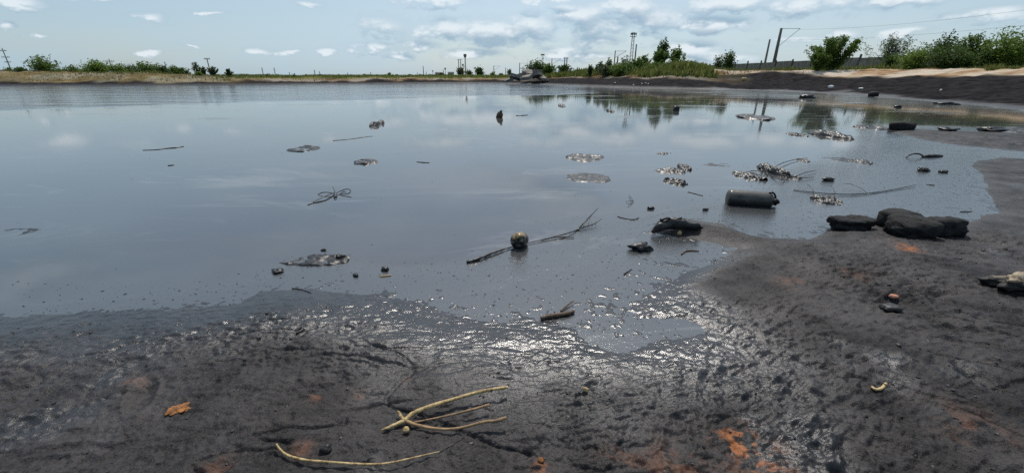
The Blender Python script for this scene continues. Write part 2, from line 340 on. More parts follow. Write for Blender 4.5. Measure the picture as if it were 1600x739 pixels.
def oil_material():
    m, nt, b = mat('oil_covered_water')
    pos = nd(nt, 'ShaderNodeNewGeometry').outputs['Position']
    x, y, _ = sep(nt, pos)
    sh = E(nt, nd(nt, 'ShaderNodeAttribute', attribute_name='shallow').outputs['Fac'])
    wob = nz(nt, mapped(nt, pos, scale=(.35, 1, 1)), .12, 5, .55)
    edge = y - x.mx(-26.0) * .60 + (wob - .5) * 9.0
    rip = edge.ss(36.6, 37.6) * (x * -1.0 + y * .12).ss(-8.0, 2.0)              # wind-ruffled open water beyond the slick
    rim = ((x - 13.0) + (y - 42.0) * .30 + (wob - .5) * 10).ss(0.0, 8.0)       # dull skin along the right bank
    film = nz(nt, mapped(nt, pos, scale=(.35, 1.0, 1), rot=(0, 0, .25)), .55, 7, .62, .6)
    swl = nz(nt, mapped(nt, pos, scale=(.22, .75, 1), rot=(0, 0, -.2)), .6, 5, .6, 1.6)
    lines = 1.0 - (swl - .5)._m('ABSOLUTE').ss(.0, .018)
    skin = (film.ss(.56, .70) + lines * film.ss(.42, .6) * .6).cl()
    f1, f2 = nz(nt, pos, 95, 3, .7), nz(nt, pos, 22, 4, .7)
    shal = (sh + (f2 - .5) * .5).ss(.12, .55)
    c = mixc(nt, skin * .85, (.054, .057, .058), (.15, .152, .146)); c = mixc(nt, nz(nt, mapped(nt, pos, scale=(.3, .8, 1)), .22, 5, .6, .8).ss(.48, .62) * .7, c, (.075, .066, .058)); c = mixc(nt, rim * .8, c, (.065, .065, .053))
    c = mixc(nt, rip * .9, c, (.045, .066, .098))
    c = mixc(nt, shal * (f1 * .6 + f2 * .4).ss(.42, .56), c, (.046, .050, .053))
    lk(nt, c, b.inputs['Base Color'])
    lk(nt, (.045 + skin * .16 + rim * .10 + rip * .05 + shal * (f1 * .08 + .01)), b.inputs['Roughness'])
    b.inputs['IOR'].default_value = 2.3
    w1 = nz(nt, mapped(nt, pos, scale=(.45, 1.6, 1)), 1.9, 5, .6); w2 = nz(nt, mapped(nt, pos, scale=(.35, 1, 1)), .42, 3, .5)
    gust = nz(nt, mapped(nt, pos, scale=(.05, .16, 1)), 1.0, 5, .65).ss(.38, .62)
    b1 = bump(nt, b, (w1 * .8 + w2 * 1.2) * rip * (gust * .9 + .25), .8, .04)
    b2 = bump(nt, b, film, .05, .02, b1)
    b3 = bump(nt, b, (f1 * .4 + f2) * shal, .45, .007, b2)
    bump(nt, b, nz(nt, pos, 14, 3, .6), .04, .006, b3)
    return m
def simple(name, c0, c1, rough=.6, scale=6, bmp=.4, bdist=.01, spec=.5, stretch=(1, 1, 1), coat=0):
    m, nt, b = mat(name)
    tcn = nd(nt, 'ShaderNodeTexCoord').outputs['Object']; v = mapped(nt, tcn, scale=stretch)
    n = nz(nt, v, scale, 6, .65); n_b = nz(nt, v, scale * 5, 4, .6)
    lk(nt, mixc(nt, (n * .65 + n_b * .35).ss(.36, .64), c0, c1), b.inputs['Base Color'])
    lk(nt, (n - .5) * .35 + rough, b.inputs['Roughness']); b.inputs['Specular IOR Level'].default_value = spec
    b.inputs['Coat Weight'].default_value = coat
    bump(nt, b, n * .6 + n_b * .4, bmp, bdist); return m
def leafmat(name, c0, c1):
    m, nt, b = mat(name)
    geo = nd(nt, 'ShaderNodeNewGeometry'); oi = nd(nt, 'ShaderNodeObjectInfo')
    rnd = E(nt, geo.outputs['Random Per Island'])
    cl = nz(nt, geo.outputs['Position'], .7, 3, .6)
    lk(nt, mixc(nt, (rnd * .6 + cl * .9 - .25).cl(), c0, c1), b.inputs['Base Color'])
    b.inputs['Roughness'].default_value = .55; b.inputs['Specular IOR Level'].default_value = .25
    tr = nd(nt, 'ShaderNodeBsdfTranslucent'); nt.links.new(b.inputs['Base Color'].links[0].from_socket, tr.inputs[0])
    mx = nd(nt, 'ShaderNodeMixShader'); mx.inputs[0].default_value = .48
    nt.links.new(b.outputs[0], mx.inputs[1]); nt.links.new(tr.outputs[0], mx.inputs[2])
    nt.links.new(mx.outputs[0], nt.nodes['Material Output'].inputs[0]); return m

M = dict(
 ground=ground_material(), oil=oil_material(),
 tar=simple('tar_coated', (.005, .005, .005), (.013, .011, .010), .40, 14, .6, .010, .45),
 tarrock=simple('tar_stained_rock', (.006, .006, .006), (.030, .028, .027), .8, 9, 1.0, .03, .25),
 clod=simple('mud_clods', (.012, .011, .011), (.04, .037, .036), .5, 9, .6, .01, .4),
 straw=simple('dry_straw', (.17, .10, .04), (.56, .42, .21), .6, 34, .8, .003, .25, (1, 1, 1)),
 strawdk=simple('weathered_straw', (.14, .085, .05), (.34, .22, .11), .6, 18, .5, .002, .3),
 twig=simple('tarred_twig', (.010, .009, .008), (.035, .028, .022), .4, 20, .6, .004, .5),
 wood=simple('driftwood', (.05, .032, .022), (.16, .105, .07), .7, 14, .7, .006, .3, (1, 6, 6)),
 bark=simple('bark', (.05, .04, .03), (.13, .10, .075), .85, 6, .6, .02, .2),
 deadwood=simple('bleached_wood', (.16, .12, .08), (.46, .37, .26), .7, 10, .7, .01, .3, (1, 4, 4)),
 rust=simple('rust_orange_crust', (.07, .035, .018), (.36, .15, .05), .8, 22, .7, .006, .2),
 tan=simple('tan_fragment', (.30, .20, .09), (.55, .40, .2), .6, 20, .5, .003, .3),
 pink=simple('brick_fragment', (.36, .15, .10), (.52, .26, .18), .8, 22, .5, .003, .2),
 white=simple('white_foam', (.62, .6, .56), (.82, .8, .76), .7, 14, .4, .01, .3),
 concrete=simple('weathered_concrete', (.13, .12, .105), (.27, .25, .22), .9, 1.4, .5, .02, .2),
 slab=simple('broken_concrete', (.10, .09, .08), (.30, .27, .235), .9, 1.6, .7, .03, .2),
 postdk=simple('dark_post', (.05, .047, .042), (.12, .11, .10), .85, 3, .5, .01, .2),
 pole=simple('weathered_pole', (.085, .075, .065), (.20, .18, .16), .85, 2, .5, .01, .2, (6, 6, .6)),
 steel=simple('painted_steel', (.16, .17, .18), (.30, .31, .32), .55, 3, .2, .005, .5),
 pale=simple('pale_masonry', (.30, .30, .29), (.45, .45, .43), .85, .8, .3, .02, .2),
 roofing=simple('grey_roofing', (.12, .12, .12), (.22, .22, .22), .8, 1.0, .3, .02, .2),
 glass=simple('dark_glass', (.015, .018, .02), (.03, .035, .04), .15, 2, .05, .002, .6),
 rubber=simple('tarred_rubber', (.008, .008, .008), (.03, .028, .026), .45, 12, .5, .004, .4),
 jug=None,
 leafA=leafmat('leaf_mid_green', (.036, .068, .014), (.15, .235, .042)),
 leafB=leafmat('leaf_bright_green', (.055, .10, .016), (.20, .29, .05)),
 leafC=leafmat('leaf_dark_green', (.024, .048, .013), (.10, .16, .038)),
 leafD=leafmat('leaf_grey_green', (.045, .065, .030), (.14, .17, .075)),
 blade=leafmat('grass_blade', (.055, .085, .018), (.20, .21, .065)),
 bladedry=leafmat('dry_grass_blade', (.10, .068, .03), (.23, .165, .08)))
def jug_material():
    m, nt, b = mat('oil_smeared_plastic')
    o = nd(nt, 'ShaderNodeTexCoord').outputs['Object']; x, y, z = sep(nt, o)
    n = nz(nt, o, 22, 5, .65)
    oil = (z * -9.0 + y * 4.0 + n * 2.2).ss(.15, .75)
    lk(nt, mixc(nt, oil, mixc(nt, n, (.13, .08, .035), (.46, .33, .17)), (.013, .011, .010)), b.inputs['Base Color'])
    lk(nt, oil * -.12 + .34, b.inputs['Roughness']); bump(nt, b, n, .3, .004); return m
M['jug'] = jug_material()
def can_material():
    m, nt, b = mat('oil_coated_canister')
    o = nd(nt, 'ShaderNodeTexCoord').outputs['Object']; x, y, z = sep(nt, o)
    n = nz(nt, mapped(nt, o, scale=(1, 2, 2)), 9, 5, .6)
    oil = (z * -7.0 + n * 1.6).ss(.1, .9)
    lk(nt, mixc(nt, oil, (.075, .070, .060), (.010, .009, .009)), b.inputs['Base Color'])
    lk(nt, n * .2 + .25, b.inputs['Roughness']); bump(nt, b, n, .25, .006); return m
M['can'] = can_material()
def stump_material():
    m, nt, b = mat('tarred_driftwood')
    o = nd(nt, 'ShaderNodeTexCoord').outputs['Object']; x, y, z = sep(nt, o)
    n = nz(nt, mapped(nt, o, scale=(1, 4, 4)), 12, 6, .65); tar = (z * -26.0 + n * 1.8 + .55).ss(.15, .75)
    lk(nt, mixc(nt, tar, mixc(nt, n.ss(.35, .65), (.15, .09, .045), (.50, .42, .30)), (.012, .010, .009)), b.inputs['Base Color'])
    b.inputs['Roughness'].default_value = .6; bump(nt, b, n, .9, .015); return m
M['stump'] = stump_material()

# ------------------------------------------------------------------ ground sheet (fan of rows, fine near, coarse far)
def build_ground():
    rs = [1.2]
    while rs[-1] < 4500:
        r = rs[-1]; rs.append(r * (1 + (.0027 if r < 7 else .009 if r < 24 else .0065 if r < 120 else .02 if r < 300 else .12)))
    rs = np.array(rs); an = np.linspace(R(-68), R(68), 900)
    rr, aa = np.meshgrid(rs, an, indexing='ij')
    x = (np.sin(aa) * rr).ravel(); y = (np.cos(aa) * rr).ravel() - .6
    h, sand, grass, wet, och, far = terrain(x, y, True)
    nr, na = len(rs), len(an)
    idx = np.arange(nr * na).reshape(nr, na)
    q = np.stack([idx[:-1, :-1], idx[:-1, 1:], idx[1:, 1:], idx[1:, :-1]], -1).reshape(-1, 4)[:, ::-1]
    me = bpy.data.meshes.new('ground')
    me.vertices.add(nr * na); me.vertices.foreach_set('co', np.stack([x, y, h], -1).ravel())
    me.loops.add(q.size); me.loops.foreach_set('vertex_index', q.ravel().astype(np.int32))
    me.polygons.add(len(q)); me.polygons.foreach_set('loop_start', np.arange(0, q.size, 4, dtype=np.int32))
    me.polygons.foreach_set('use_smooth', np.ones(len(q), bool)); me.update(calc_edges=True)
    at = me.attributes.new('zone', 'FLOAT_COLOR', 'POINT')
    at.data.foreach_set('color', np.stack([sand, grass, wet, och], -1).ravel().astype(np.float32))
    me.attributes.new('bank', 'FLOAT', 'POINT').data.foreach_set('value', far.astype(np.float32))
    me.materials.append(M['ground'])
    o = bpy.data.objects.new('ground', me); COL.objects.link(o); o['kind'] = 'structure'
build_ground()
def build_water():
    rs = np.concatenate([np.geomspace(2.4, 16, 240), np.geomspace(16.3, 380, 90)]); an = np.linspace(R(-79), R(72), 260)
    rr, aa = np.meshgrid(rs, an, indexing='ij'); x = (np.sin(aa) * rr).ravel(); y = (np.cos(aa) * rr).ravel() - .6
    a, far = terrain(x, y, 2); a = a * (1 - far); keep = ((x < 75) & (y < 110)).reshape(rr.shape)
    idx = np.arange(len(x)).reshape(rr.shape)
    q = np.stack([idx[:-1, :-1], idx[1:, :-1], idx[1:, 1:], idx[:-1, 1:]], -1)[keep[:-1, :-1]].reshape(-1, 4)[:, ::1]
    used, inv = np.unique(q.ravel(), return_inverse=True)
    V = np.stack([x, y, np.zeros_like(x)], -1)[used]
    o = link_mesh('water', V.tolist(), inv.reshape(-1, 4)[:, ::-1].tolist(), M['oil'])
    o.data.attributes.new('shallow', 'FLOAT', 'POINT').data.foreach_set('value', a[used].astype(np.float32)); o['kind'] = 'structure'
build_water()

# ------------------------------------------------------------------ shape helpers
def tube(pts, rad, n=7, cap=True):
    pts = [Vector(p) for p in pts]; V, F = [], []
    if not isinstance(rad, (list, tuple)): rad = [rad] * len(pts)
    up = Vector((.13, .21, 1)).normalized(); prev = None
    for i, p in enumerate(pts):
        t = (pts[min(i + 1, len(pts) - 1)] - pts[max(i - 1, 0)]).normalized()
        if prev is None: a = t.cross(up) if abs(t.dot(up)) < .95 else t.cross(Vector((1, 0, 0)))
        else: a = prev - t * prev.dot(t)
        a.normalize(); prev = a; b_ = t.cross(a)
        for k in range(n):
            an = 2 * math.pi * k / n; V.append(p + (a * math.cos(an) + b_ * math.sin(an)) * rad[i])
    for i in range(len(pts) - 1):
        for k in range(n):
            k2 = (k + 1) % n; F.append([i * n + k, i * n + k2, (i + 1) * n + k2, (i + 1) * n + k])
    if cap: F.append(list(range(n))[::-1]); F.append([(len(pts) - 1) * n + k for k in range(n)])
    return V, F
def join(*vf):
    V, F = [], []
    for v, f in vf:
        o = len(V); V += list(v); F += [[i + o for i in q] for q in f]
    return V, F
def box(c, s, rz=0, rx=0, ry=0):
    m = Matrix.Rotation(rz, 3, 'Z') @ Matrix.Rotation(ry, 3, 'Y') @ Matrix.Rotation(rx, 3, 'X'); V = []
    for x in (-1, 1):
        for y in (-1, 1):
            for z in (-1, 1): V.append(Vector(c) + m @ Vector((x * s[0] / 2, y * s[1] / 2, z * s[2] / 2)))
    return V, [[0, 1, 3, 2], [4, 6, 7, 5], [0, 4, 5, 1], [2, 3, 7, 6], [0, 2, 6, 4], [1, 5, 7, 3]]
def smooth_path(pts, n=6):
    pts = [Vector(p) for p in pts]; out = []
    for i in range(len(pts) - 1):
        p0, p1, p2, p3 = pts[max(i - 1, 0)], pts[i], pts[i + 1], pts[min(i + 2, len(pts) - 1)]
        for k in range(n):
            t = k / n; out.append(.5 * ((2 * p1) + (p2 - p0) * t + (2 * p0 - 5 * p1 + 4 * p2 - p3) * t * t + (3 * p1 - p0 - 3 * p2 + p3) * t ** 3))
    return out + [pts[-1]]
def lerp_r(rs, n): return list(np.interp(np.linspace(0, 1, n), np.linspace(0, 1, len(rs)), rs))
def pxm(u, v, z=0):
    x, y = G(u, v, z) if v >= 170 else GT(u, v)[:2]
    return math.sqrt(x * x + y * y + CAM_H ** 2) / math.hypot(FOC, math.hypot(u - 800, v - 369.5))

def ico(sub):
    bm = bmesh.new(); bmesh.ops.create_icosphere(bm, subdivisions=sub, radius=1)
    V = [v.co.copy() for v in bm.verts]; F = [[v.index for v in f.verts] for f in bm.faces]; bm.free(); return V, F
ICO = {k: ico(k) for k in (1, 2, 3, 4)}
def rock_vf(size, seed, sub=3, rough=.3, boxy=0.0, freq=1.3):
    V, F = ICO[sub]; out = []; off = Vector((seed * 7.3, seed * 3.1, seed * 1.7))
    for v in V:
        p = v.copy()
        if boxy: 
            q = (abs(p.x) ** 4 + abs(p.y) ** 4 + abs(p.z) ** 4) ** .25; p = p.lerp(p / q, boxy)
        k = 1 + rough * mnoise.noise(v * freq + off) + rough * .45 * mnoise.noise(v * freq * 2.7 + off) + rough * .3 * mnoise.noise(v * freq * 6 + off) + rough * .15 * mnoise.noise(v * freq * 14 + off)
        out.append(Vector((p.x * size[0], p.y * size[1], p.z * size[2])) * k)
    return out, F
def rock(name, u, v, wpx, hpx, label, cat, seed, mat_='tarrock', depth=.8, boxy=.5, rough=.3, sink=.25, rz=0, sub=4, group=None, water=False):
    if mat_ == 'tar': hpx, rough, sub = hpx * .75, rough + .2, 3
    x, y, z = GT(u, v) if not water else (*G(u, v), 0.0)
    m = pxm(u, v); w, h = wpx * m / 2, hpx * m / 2
    V, F = rock_vf((w, w * depth, h / (1 - sink)), seed, sub, rough, boxy)
    o = link_mesh(name, V, F, M[mat_], smooth=True)
    o.location = (x, y + w * depth * .5, z + h * .75); o.rotation_euler = (0, 0, rz)
    return tag(o, label, cat, group)
def crust(name, u, v, wpx, dpx, hcm, label, seed, cat='debris', mat_='tar', holes=.2, rz=0, group=None, size=.09):
    """a raft of tar-soaked debris: an uneven sheet whose low spots dip under the oil"""
    x, y = G(u, v); m = pxm(u, v); W = wpx * m; dep = CAM_H / math.hypot(math.hypot(x, y), CAM_H); D = dpx * m / dep
    n = 44; V, F = [], []; gs = size * max(W, .15) / .4
    X, Y = np.meshgrid(np.linspace(-.5, .5, n) , np.linspace(-.5, .5, n), indexing='ij')
    rim = np.hypot(X, Y) * 2 + fbm(X, Y, .35, 3, seed) * .35
    nzv = fbm(X * W, Y * D, gs * 1.7, 4, seed + 3, .5); rg = 1 - np.abs(fbm(X * W, Y * D, gs * .8, 3, seed + 9)) * 2
    Z = (sstep(1 - rim, .0, .2) * (.5 + nzv * .9 + rg * .5 - holes)) * hcm * .65 / 100 - .006
    Z = np.where(rim > 1, -.02, Z)
    for i in range(n):
        for j in range(n): V.append((X[i, j] * W, Y[i, j] * D, Z[i, j]))
    for i in range(n - 1):
        for j in range(n - 1):
            a = i * n + j; q = [a, a + n, a + n + 1, a + 1]
            if max(V[k][2] for k in q) > -.012: F.append(q)
    used = sorted({k for q in F for k in q}); mp = {k: i for i, k in enumerate(used)}
    o = link_mesh(name, [V[k] for k in used], [[mp[k] for k in q] for q in F], M[mat_], smooth=True)
    o.location = (x, y, 0); o.rotation_euler = (0, 0, rz); return tag(o, label, cat, group)
def stick(name, pts, rpx, label, cat='stick', mat_='twig', lift=None, group=None, n=7, parent=None, knots=.15, seed=1):
    """pts: photo points along the stick on the ground/oil; lift: heights in cm over it; rpx: radii in photo px"""
    P3 = []; lift = lift or [0.6] * len(pts)
    if isinstance(mat_, str) and mat_.startswith('straw'): lift = [l + 1.0 for l in lift]
    for (u, v), l in zip(pts, lift):
        z = GT(u, v)[2]; x, y = G(u, v, z + l / 100); P3.append(Vector((x, y, z + l / 100)))
    path = smooth_path(P3, 6); m = sum(pxm(*p) for p in pts) / len(pts)
    rnd = random.Random(seed); rr = [r * m * (1 + rnd.uniform(-knots, knots)) for r in lerp_r(rpx, len(path))]
    o0 = path[0].copy() if parent is None else parent.location.copy()
    rr = [q * (.66 if mat_ in ('twig', 'rubber') else 1) for q in rr]
    V, F = tube([p - o0 for p in path], rr, n)
    o = link_mesh(name, V, F, M[mat_] if isinstance(mat_, str) else mat_, parent, smooth=True)
    if parent is None: o.location = o0; tag(o, label, cat, group)
    return o

# ------------------------------------------------------------------ trees and shrubs
def leaves_mesh(cent, size, rng, flat=.35):
    n = len(cent); a = rng.normal(size=(n, 3)); a[:, 2] *= .6; a /= np.linalg.norm(a, axis=1, keepdims=True) + 1e-9
    b_ = rng.normal(size=(n, 3)); b_ = b_ - a * (b_ * a).sum(1, keepdims=True); b_ /= np.linalg.norm(b_, axis=1, keepdims=True) + 1e-9
    L = (size * rng.uniform(.6, 1.35, n))[:, None]; W = L * flat
    V = np.stack([cent - a * L * .5, cent + b_ * W, cent + a * L * .5, cent - b_ * W], 1).reshape(-1, 3)
    F = np.arange(n * 4).reshape(n, 4); return V, F.tolist()
def tree(name, label, u, vtop, wpx, d, style, leaf, seed, cat='shrub', group=None, lv=1800, lsize=.26, sink=.1, vbase=None, lean=0.0):
    rng = np.random.default_rng(seed); rnd = random.Random(seed)
    pt = P(u, vtop, d); gx_ = pt.x; gz0 = gz_at(gx_, d) if vbase is None else P(u, vbase, d).z
    H = max(pt.z - gz0 + sink, .3); Wd = wpx * d * CP / FOC
    root = empty(name, (gx_, d, gz0 - sink)); tag(root, label, cat, group)
    tubes, cents = [], []
    lv = int(lv * 1.35)
    nb = {'bush': 16, 'upright': 13, 'sparse': 11, 'dense': 22, 'palm': 7}[style]
    tr = .02 * H + .015
    for i in range(nb):
        q = (i + .5) / nb; an = i * 2.399 + rnd.uniform(-.4, .4)
        rad = math.sqrt(q) * Wd / 2 * rnd.uniform(.75, 1.0)
        dome = {'bush': .62, 'dense': .55, 'upright': .40, 'sparse': .45, 'palm': .3}[style]
        zt = H * (1 - dome * (q ** 2.0)) * rnd.uniform(.82, 1.0)
        tip = Vector((math.cos(an) * rad + lean * zt, math.sin(an) * rad * .8, zt))
        midp = Vector((tip.x * (.28 if style != 'upright' else .5), tip.y * .3, zt * .5)) + Vector((rnd.uniform(-.1, .1), rnd.uniform(-.1, .1), 0)) * H * .3
        st = Vector((tip.x * .06, tip.y * .06, 0))
        path = smooth_path([st, midp, tip], 4)
        tubes.append(tube(path, lerp_r([tr * (1.2 if i == 0 else .75), tr * .5, tr * .12], len(path)), 5))
        k = max(int(lv / nb), 8); lo = {'bush': .30, 'dense': .12, 'upright': .22, 'sparse': .45, 'palm': .6}[style]
        t = lo + (1 - lo) * rng.random(k) ** .8
        pp = np.array([[*p] for p in path]); f = t * (len(path) - 1); i0 = np.clip(f.astype(int), 0, len(path) - 2); fr = (f - i0)[:, None]
        c = pp[i0] * (1 - fr) + pp[i0 + 1] * fr
        sg = {'bush': .085, 'dense': .10, 'upright': .045, 'sparse': .055, 'palm': .07}[style] * (Wd + H) / 2
        nclump = 5; cl = rng.normal(size=(nclump, 3)) * sg * (2.0 if style == 'sparse' else .9); ci = rng.integers(0, nclump, k)
        c = c + cl[ci] + rng.normal(size=(k, 3)) * sg * np.array([1, 1, .7]) * (.6 if style == 'sparse' else .75)
        c[:, 2] = np.abs(c[:, 2]) ; cents.append(c)
    V, F = join(*tubes); tk = link_mesh('trunk', V, F, M['bark'], root, True); tk['kind'] = 'stuff' if False else 'part'
    del tk['kind']
    V, F = leaves_mesh(np.concatenate(cents), lsize, rng)
    me = bpy.data.meshes.new('crown'); me.from_pydata(V.tolist(), [], F); me.update(); me.materials.append(M[leaf])
    o = bpy.data.objects.new('crown', me); COL.objects.link(o); o.parent = root
    return root
B1, B2, B3 = 'shrubs along the left berm', 'trees on the grassy mound', 'shrubs in front of the concrete wall'
tree('shrub','broad shrub under the wooden pole at the far left, growing on the berm',62,93,48,98,'bush','leafA',1,group=B1,lsize=.34)
tree('shrub','small dark shrub hanging on the face of the tan berm at far left',31,107,22,86,'dense','leafC',2,group=B1,lv=900)
tree('shrub','lowest sprig of green at the left picture edge on the berm crest',12,106.5,16,94,'bush','leafA',3,group=B1,lv=500)
tree('shrub','small round shrub standing alone between two wooden poles on the berm',111,103.5,26,100,'dense','leafA',4,group=B1,lv=1000)
tree('shrub','bright light-green shrub in front of the second T-shaped pole',150,99.5,48,97,'dense','leafB',5,group=B1,lv=2200,lsize=.34)
tree('shrub','bright low shrub joined to the dark thicket, right of the second T-shaped pole',180,103,30,96,'dense','leafB',6,group=B1,lv=1400)
tree('shrub','dark green first clump of the thicket on the left berm',200,102,34,101,'dense','leafC',7,group=B1,lv=1700)
tree('shrub','widest and tallest clump in the thicket on the left berm',228,100.5,44,99,'dense','leafA',8,group=B1,lv=2400,lsize=.32)
tree('shrub','dark clump of the thicket hanging lowest over the tan bank',252,105,28,94,'dense','leafC',9,group=B1,lv=1500)
tree('shrub','right end of the left thicket, sloping down to the right',275,105,34,98,'bush','leafA',10,group=B1,lv=1800)
tree('shrub','last low tuft of the thicket before the gap on the berm',290,111,16,97,'bush','leafC',11,group=B1,lv=700)
tree('shrub','low grassy shrub on the berm crest right of the broad left shrub',90,109,26,98,'dense','leafA',19,group=B1,lv=700)
tree('shrub','low shrub filling the crest between the small round shrub and the bright light-green shrub',130,109,22,98,'dense','leafB',57,group=B1,lv=700)
tree('poplar_sapling','thin leaning sapling left of the third T-shaped pole',305,97,14,100,'upright','leafD',12,'tree',B1,lv=500,lean=-.08)
tree('poplar_sapling','dark spindly sapling just left of the third T-shaped pole',316,104,12,99,'upright','leafC',13,'tree',B1,lv=500,lean=-.05)
tree('poplar_sapling','spindly sapling wrapped round the foot of the third T-shaped pole',331,104,18,98,'upright','leafD',14,'tree',B1,lv=700)
tree('shrub','light green low shrub at the foot of the saplings by the third T-shaped pole',309,113,14,90,'dense','leafB',15,group=B1,lv=500)
tree('shrub','slim dark shrub alone on the bank right of the third T-shaped pole',356,107.5,13,91,'upright','leafC',16,group=B1,lv=600)
tree('shrub','tiny dark round bush on the far bank, left of two tiny bushes',417,116.5,6,100,'dense','leafC',17,group=B1,lv=220)
tree('shrub','tiny dark round bush on the far bank, right of two tiny bushes',459,116,7,100,'dense','leafC',18,group=B1,lv=220)
B0 = 'trees on the far horizon'
tree('tree','round dark tree on the horizon right of the water tower',749,105,17,190,'dense','leafC',20,'tree',B0,lv=700,lsize=.6)
tree('tree','pale tree wrapped round the foot of the water tower',719,106,14,230,'dense','leafD',21,'tree',B0,lv=600,lsize=.7)
tree('tree','low grey-green tree between the water tower and the round dark tree',733,110,13,220,'bush','leafD',22,'tree',B0,lv=400,lsize=.6)
tree('tree','tiny lone tree on the horizon above the middle of the lake',608,114,7,260,'dense','leafC',23,'tree',B0,lv=200,lsize=.6)
tree('tree','low dark bush beside the farther grey hut',690,114,10,220,'dense','leafC',24,'tree',B0,lv=300,lsize=.6)
tree('tree','dark bush in front of the nearer grey hut',704,117,10,150,'dense','leafC',25,'tree',B0,lv=300,lsize=.4)
tree('tree','grey bare-looking tree left of the slab heap',796,108,10,160,'upright','leafD',26,'tree',B0,lv=260,lsize=.4)
for i,(u,vt,w,d) in enumerate([(640,116.5,9,300),(656,117,7,310),(570,117,8,300),(530,117.2,7,300),(500,117,9,280),(770,114,11,230),(783,115,9,210),(590,117,6,320),(620,117,7,320),(548,117.3,6,310),(672,117,8,280),(478,117,6,260)]):
    tree('bush','tiny green bush in the low line along the far horizon',u,vt,w,d,'dense','leafA',60+i,'bush','tiny bushes along the far horizon',lv=120,lsize=.8)
tree('tree','wide dark rounded tree behind the concrete slab heap',838,97.5,40,108,'dense','leafC',30,'tree',B2,lv=2600,lsize=.36)
tree('tree','right half of the dark rounded clump behind the slab heap, slightly lower',858,102,24,106,'dense','leafA',31,'tree',B2,lv=1300,lsize=.36)
tree('tree','small dark tree in front of the pair of straight poles',881,102.5,25,112,'dense','leafC',32,'tree',B2,lv=1500,lsize=.36)
tree('shrub','small round bush at the left foot of the grassy mound',906,109,8,100,'dense','leafA',33,group=B2,lv=260)
tree('shrub','narrow dark shrub on the left slope of the grassy mound',923,101,10,84,'upright','leafC',34,group=B2,lv=600)
tree('shrub','grey-green shrub on the mound, second from the left',939,96,15,86,'upright','leafD',35,group=B2,lv=700)
tree('shrub','thin sapling with a tuft on top beside the dark pole on the mound',952,94,12,84,'sparse','leafA',36,group=B2,lv=450)
tree('shrub','wide low willow-like shrub at the front of the mound, left half',975,103,52,78,'dense','leafA',37,group=B2,lv=3000,lsize=.24)
tree('shrub','wispy pale shrub between the dark pole and the floodlight mast',978,90,22,88,'sparse','leafD',38,group=B2,lv=350)
tree('shrub','loose open shrub just right of the floodlight mast',1007,88,28,84,'sparse','leafA',39,group=B2,lv=900)
tree('tree','dark leafy tree in the middle of the mound under the tall tuft',1032,80,30,80,'sparse','leafA',40,'tree',B2,lv=2200,lsize=.28)
tree('tree','thin tall stem with an isolated leafy tuft above the mound',1038,61,17,82,'palm','leafC',41,'tree',B2,lv=420,lsize=.34)
tree('tree','open airy tree with layered leaves right of the tall tuft',1059,74,30,82,'sparse','leafA',42,'tree',B2,lv=1100,lsize=.28)
tree('shrub','low mixed shrub at the front of the mound, right half',1030,107,60,76,'dense','leafA',43,group=B2,lv=2600,lsize=.24)
tree('shrub','last low shrub at the right end of the mound',1080,97,22,84,'dense','leafC',44,group=B2,lv=1000)
tree('shrub','pale loose shrub at the front left of the mound, below the dark mast',948,103,34,80,'bush','leafD',90,group=B2,lv=1500,lsize=.24)
tree('shrub','bright loose shrub under the airy layered tree on the mound',1062,96,34,79,'bush','leafB',91,group=B2,lv=1600,lsize=.24)
tree('shrub','loose shrub at the foot of the floodlight mast',996,96,34,80,'sparse','leafA',92,group=B2,lv=1500,lsize=.24)
tree('shrub','dark round shrub against the far wall with a ragged left side',1141,81,24,92,'dense','leafC',45,group=B3,lv=1700,lsize=.28)
tree('shrub','thin pale shrub leaning left beside the dark round wall shrub',1124,88,16,94,'sparse','leafD',46,group=B3,lv=500)
tree('tree','large bright shrub with upright leafy shoots in front of the wall',1312,54,84,62,'upright','leafA',47,'tree',B3,lv=7500,lsize=.22)
tree('shrub','low leafy skirt at the left foot of the large upright shrub',1284,82,38,60,'upright','leafA',48,group=B3,lv=2200,lsize=.2)
tree('tree','feathery grey-green tree rising above the wall',1400,57,60,66,'sparse','leafD',49,'tree',B3,lv=2600,lsize=.17)
tree('shrub','dark shrub at the wall under the feathery tree',1395,86,30,62,'dense','leafC',50,group=B3,lv=1400,lsize=.2)
tree('shrub','low pale shrub right of the feathery tree, spilling onto the sand',1436,78,60,55,'dense','leafB',51,group=B3,lv=3200,lsize=.18)
tree('shrub','spiky dark shrub with dead twigs in the right thicket',1482,62,64,56,'sparse','leafC',52,group=B3,lv=2600,lsize=.2)
tree('shrub','dense dark body of the right thicket on the sand edge',1490,78,80,53,'dense','leafC',53,group=B3,lv=4200,lsize=.2)
tree('tree','tallest shoots of the right thicket leaning right',1532,52,60,54,'upright','leafA',54,'tree',B3,lv=3600,lsize=.2)
tree('tree','rounded bright tree at the right picture edge',1592,52,90,50,'dense','leafB',55,'tree',B3,lv=6000,lsize=.2)
tree('shrub','dark shrub joining the thicket and the rounded tree at right edge',1550,80,50,51,'dense','leafC',56,group=B3,lv=2600,lsize=.2)

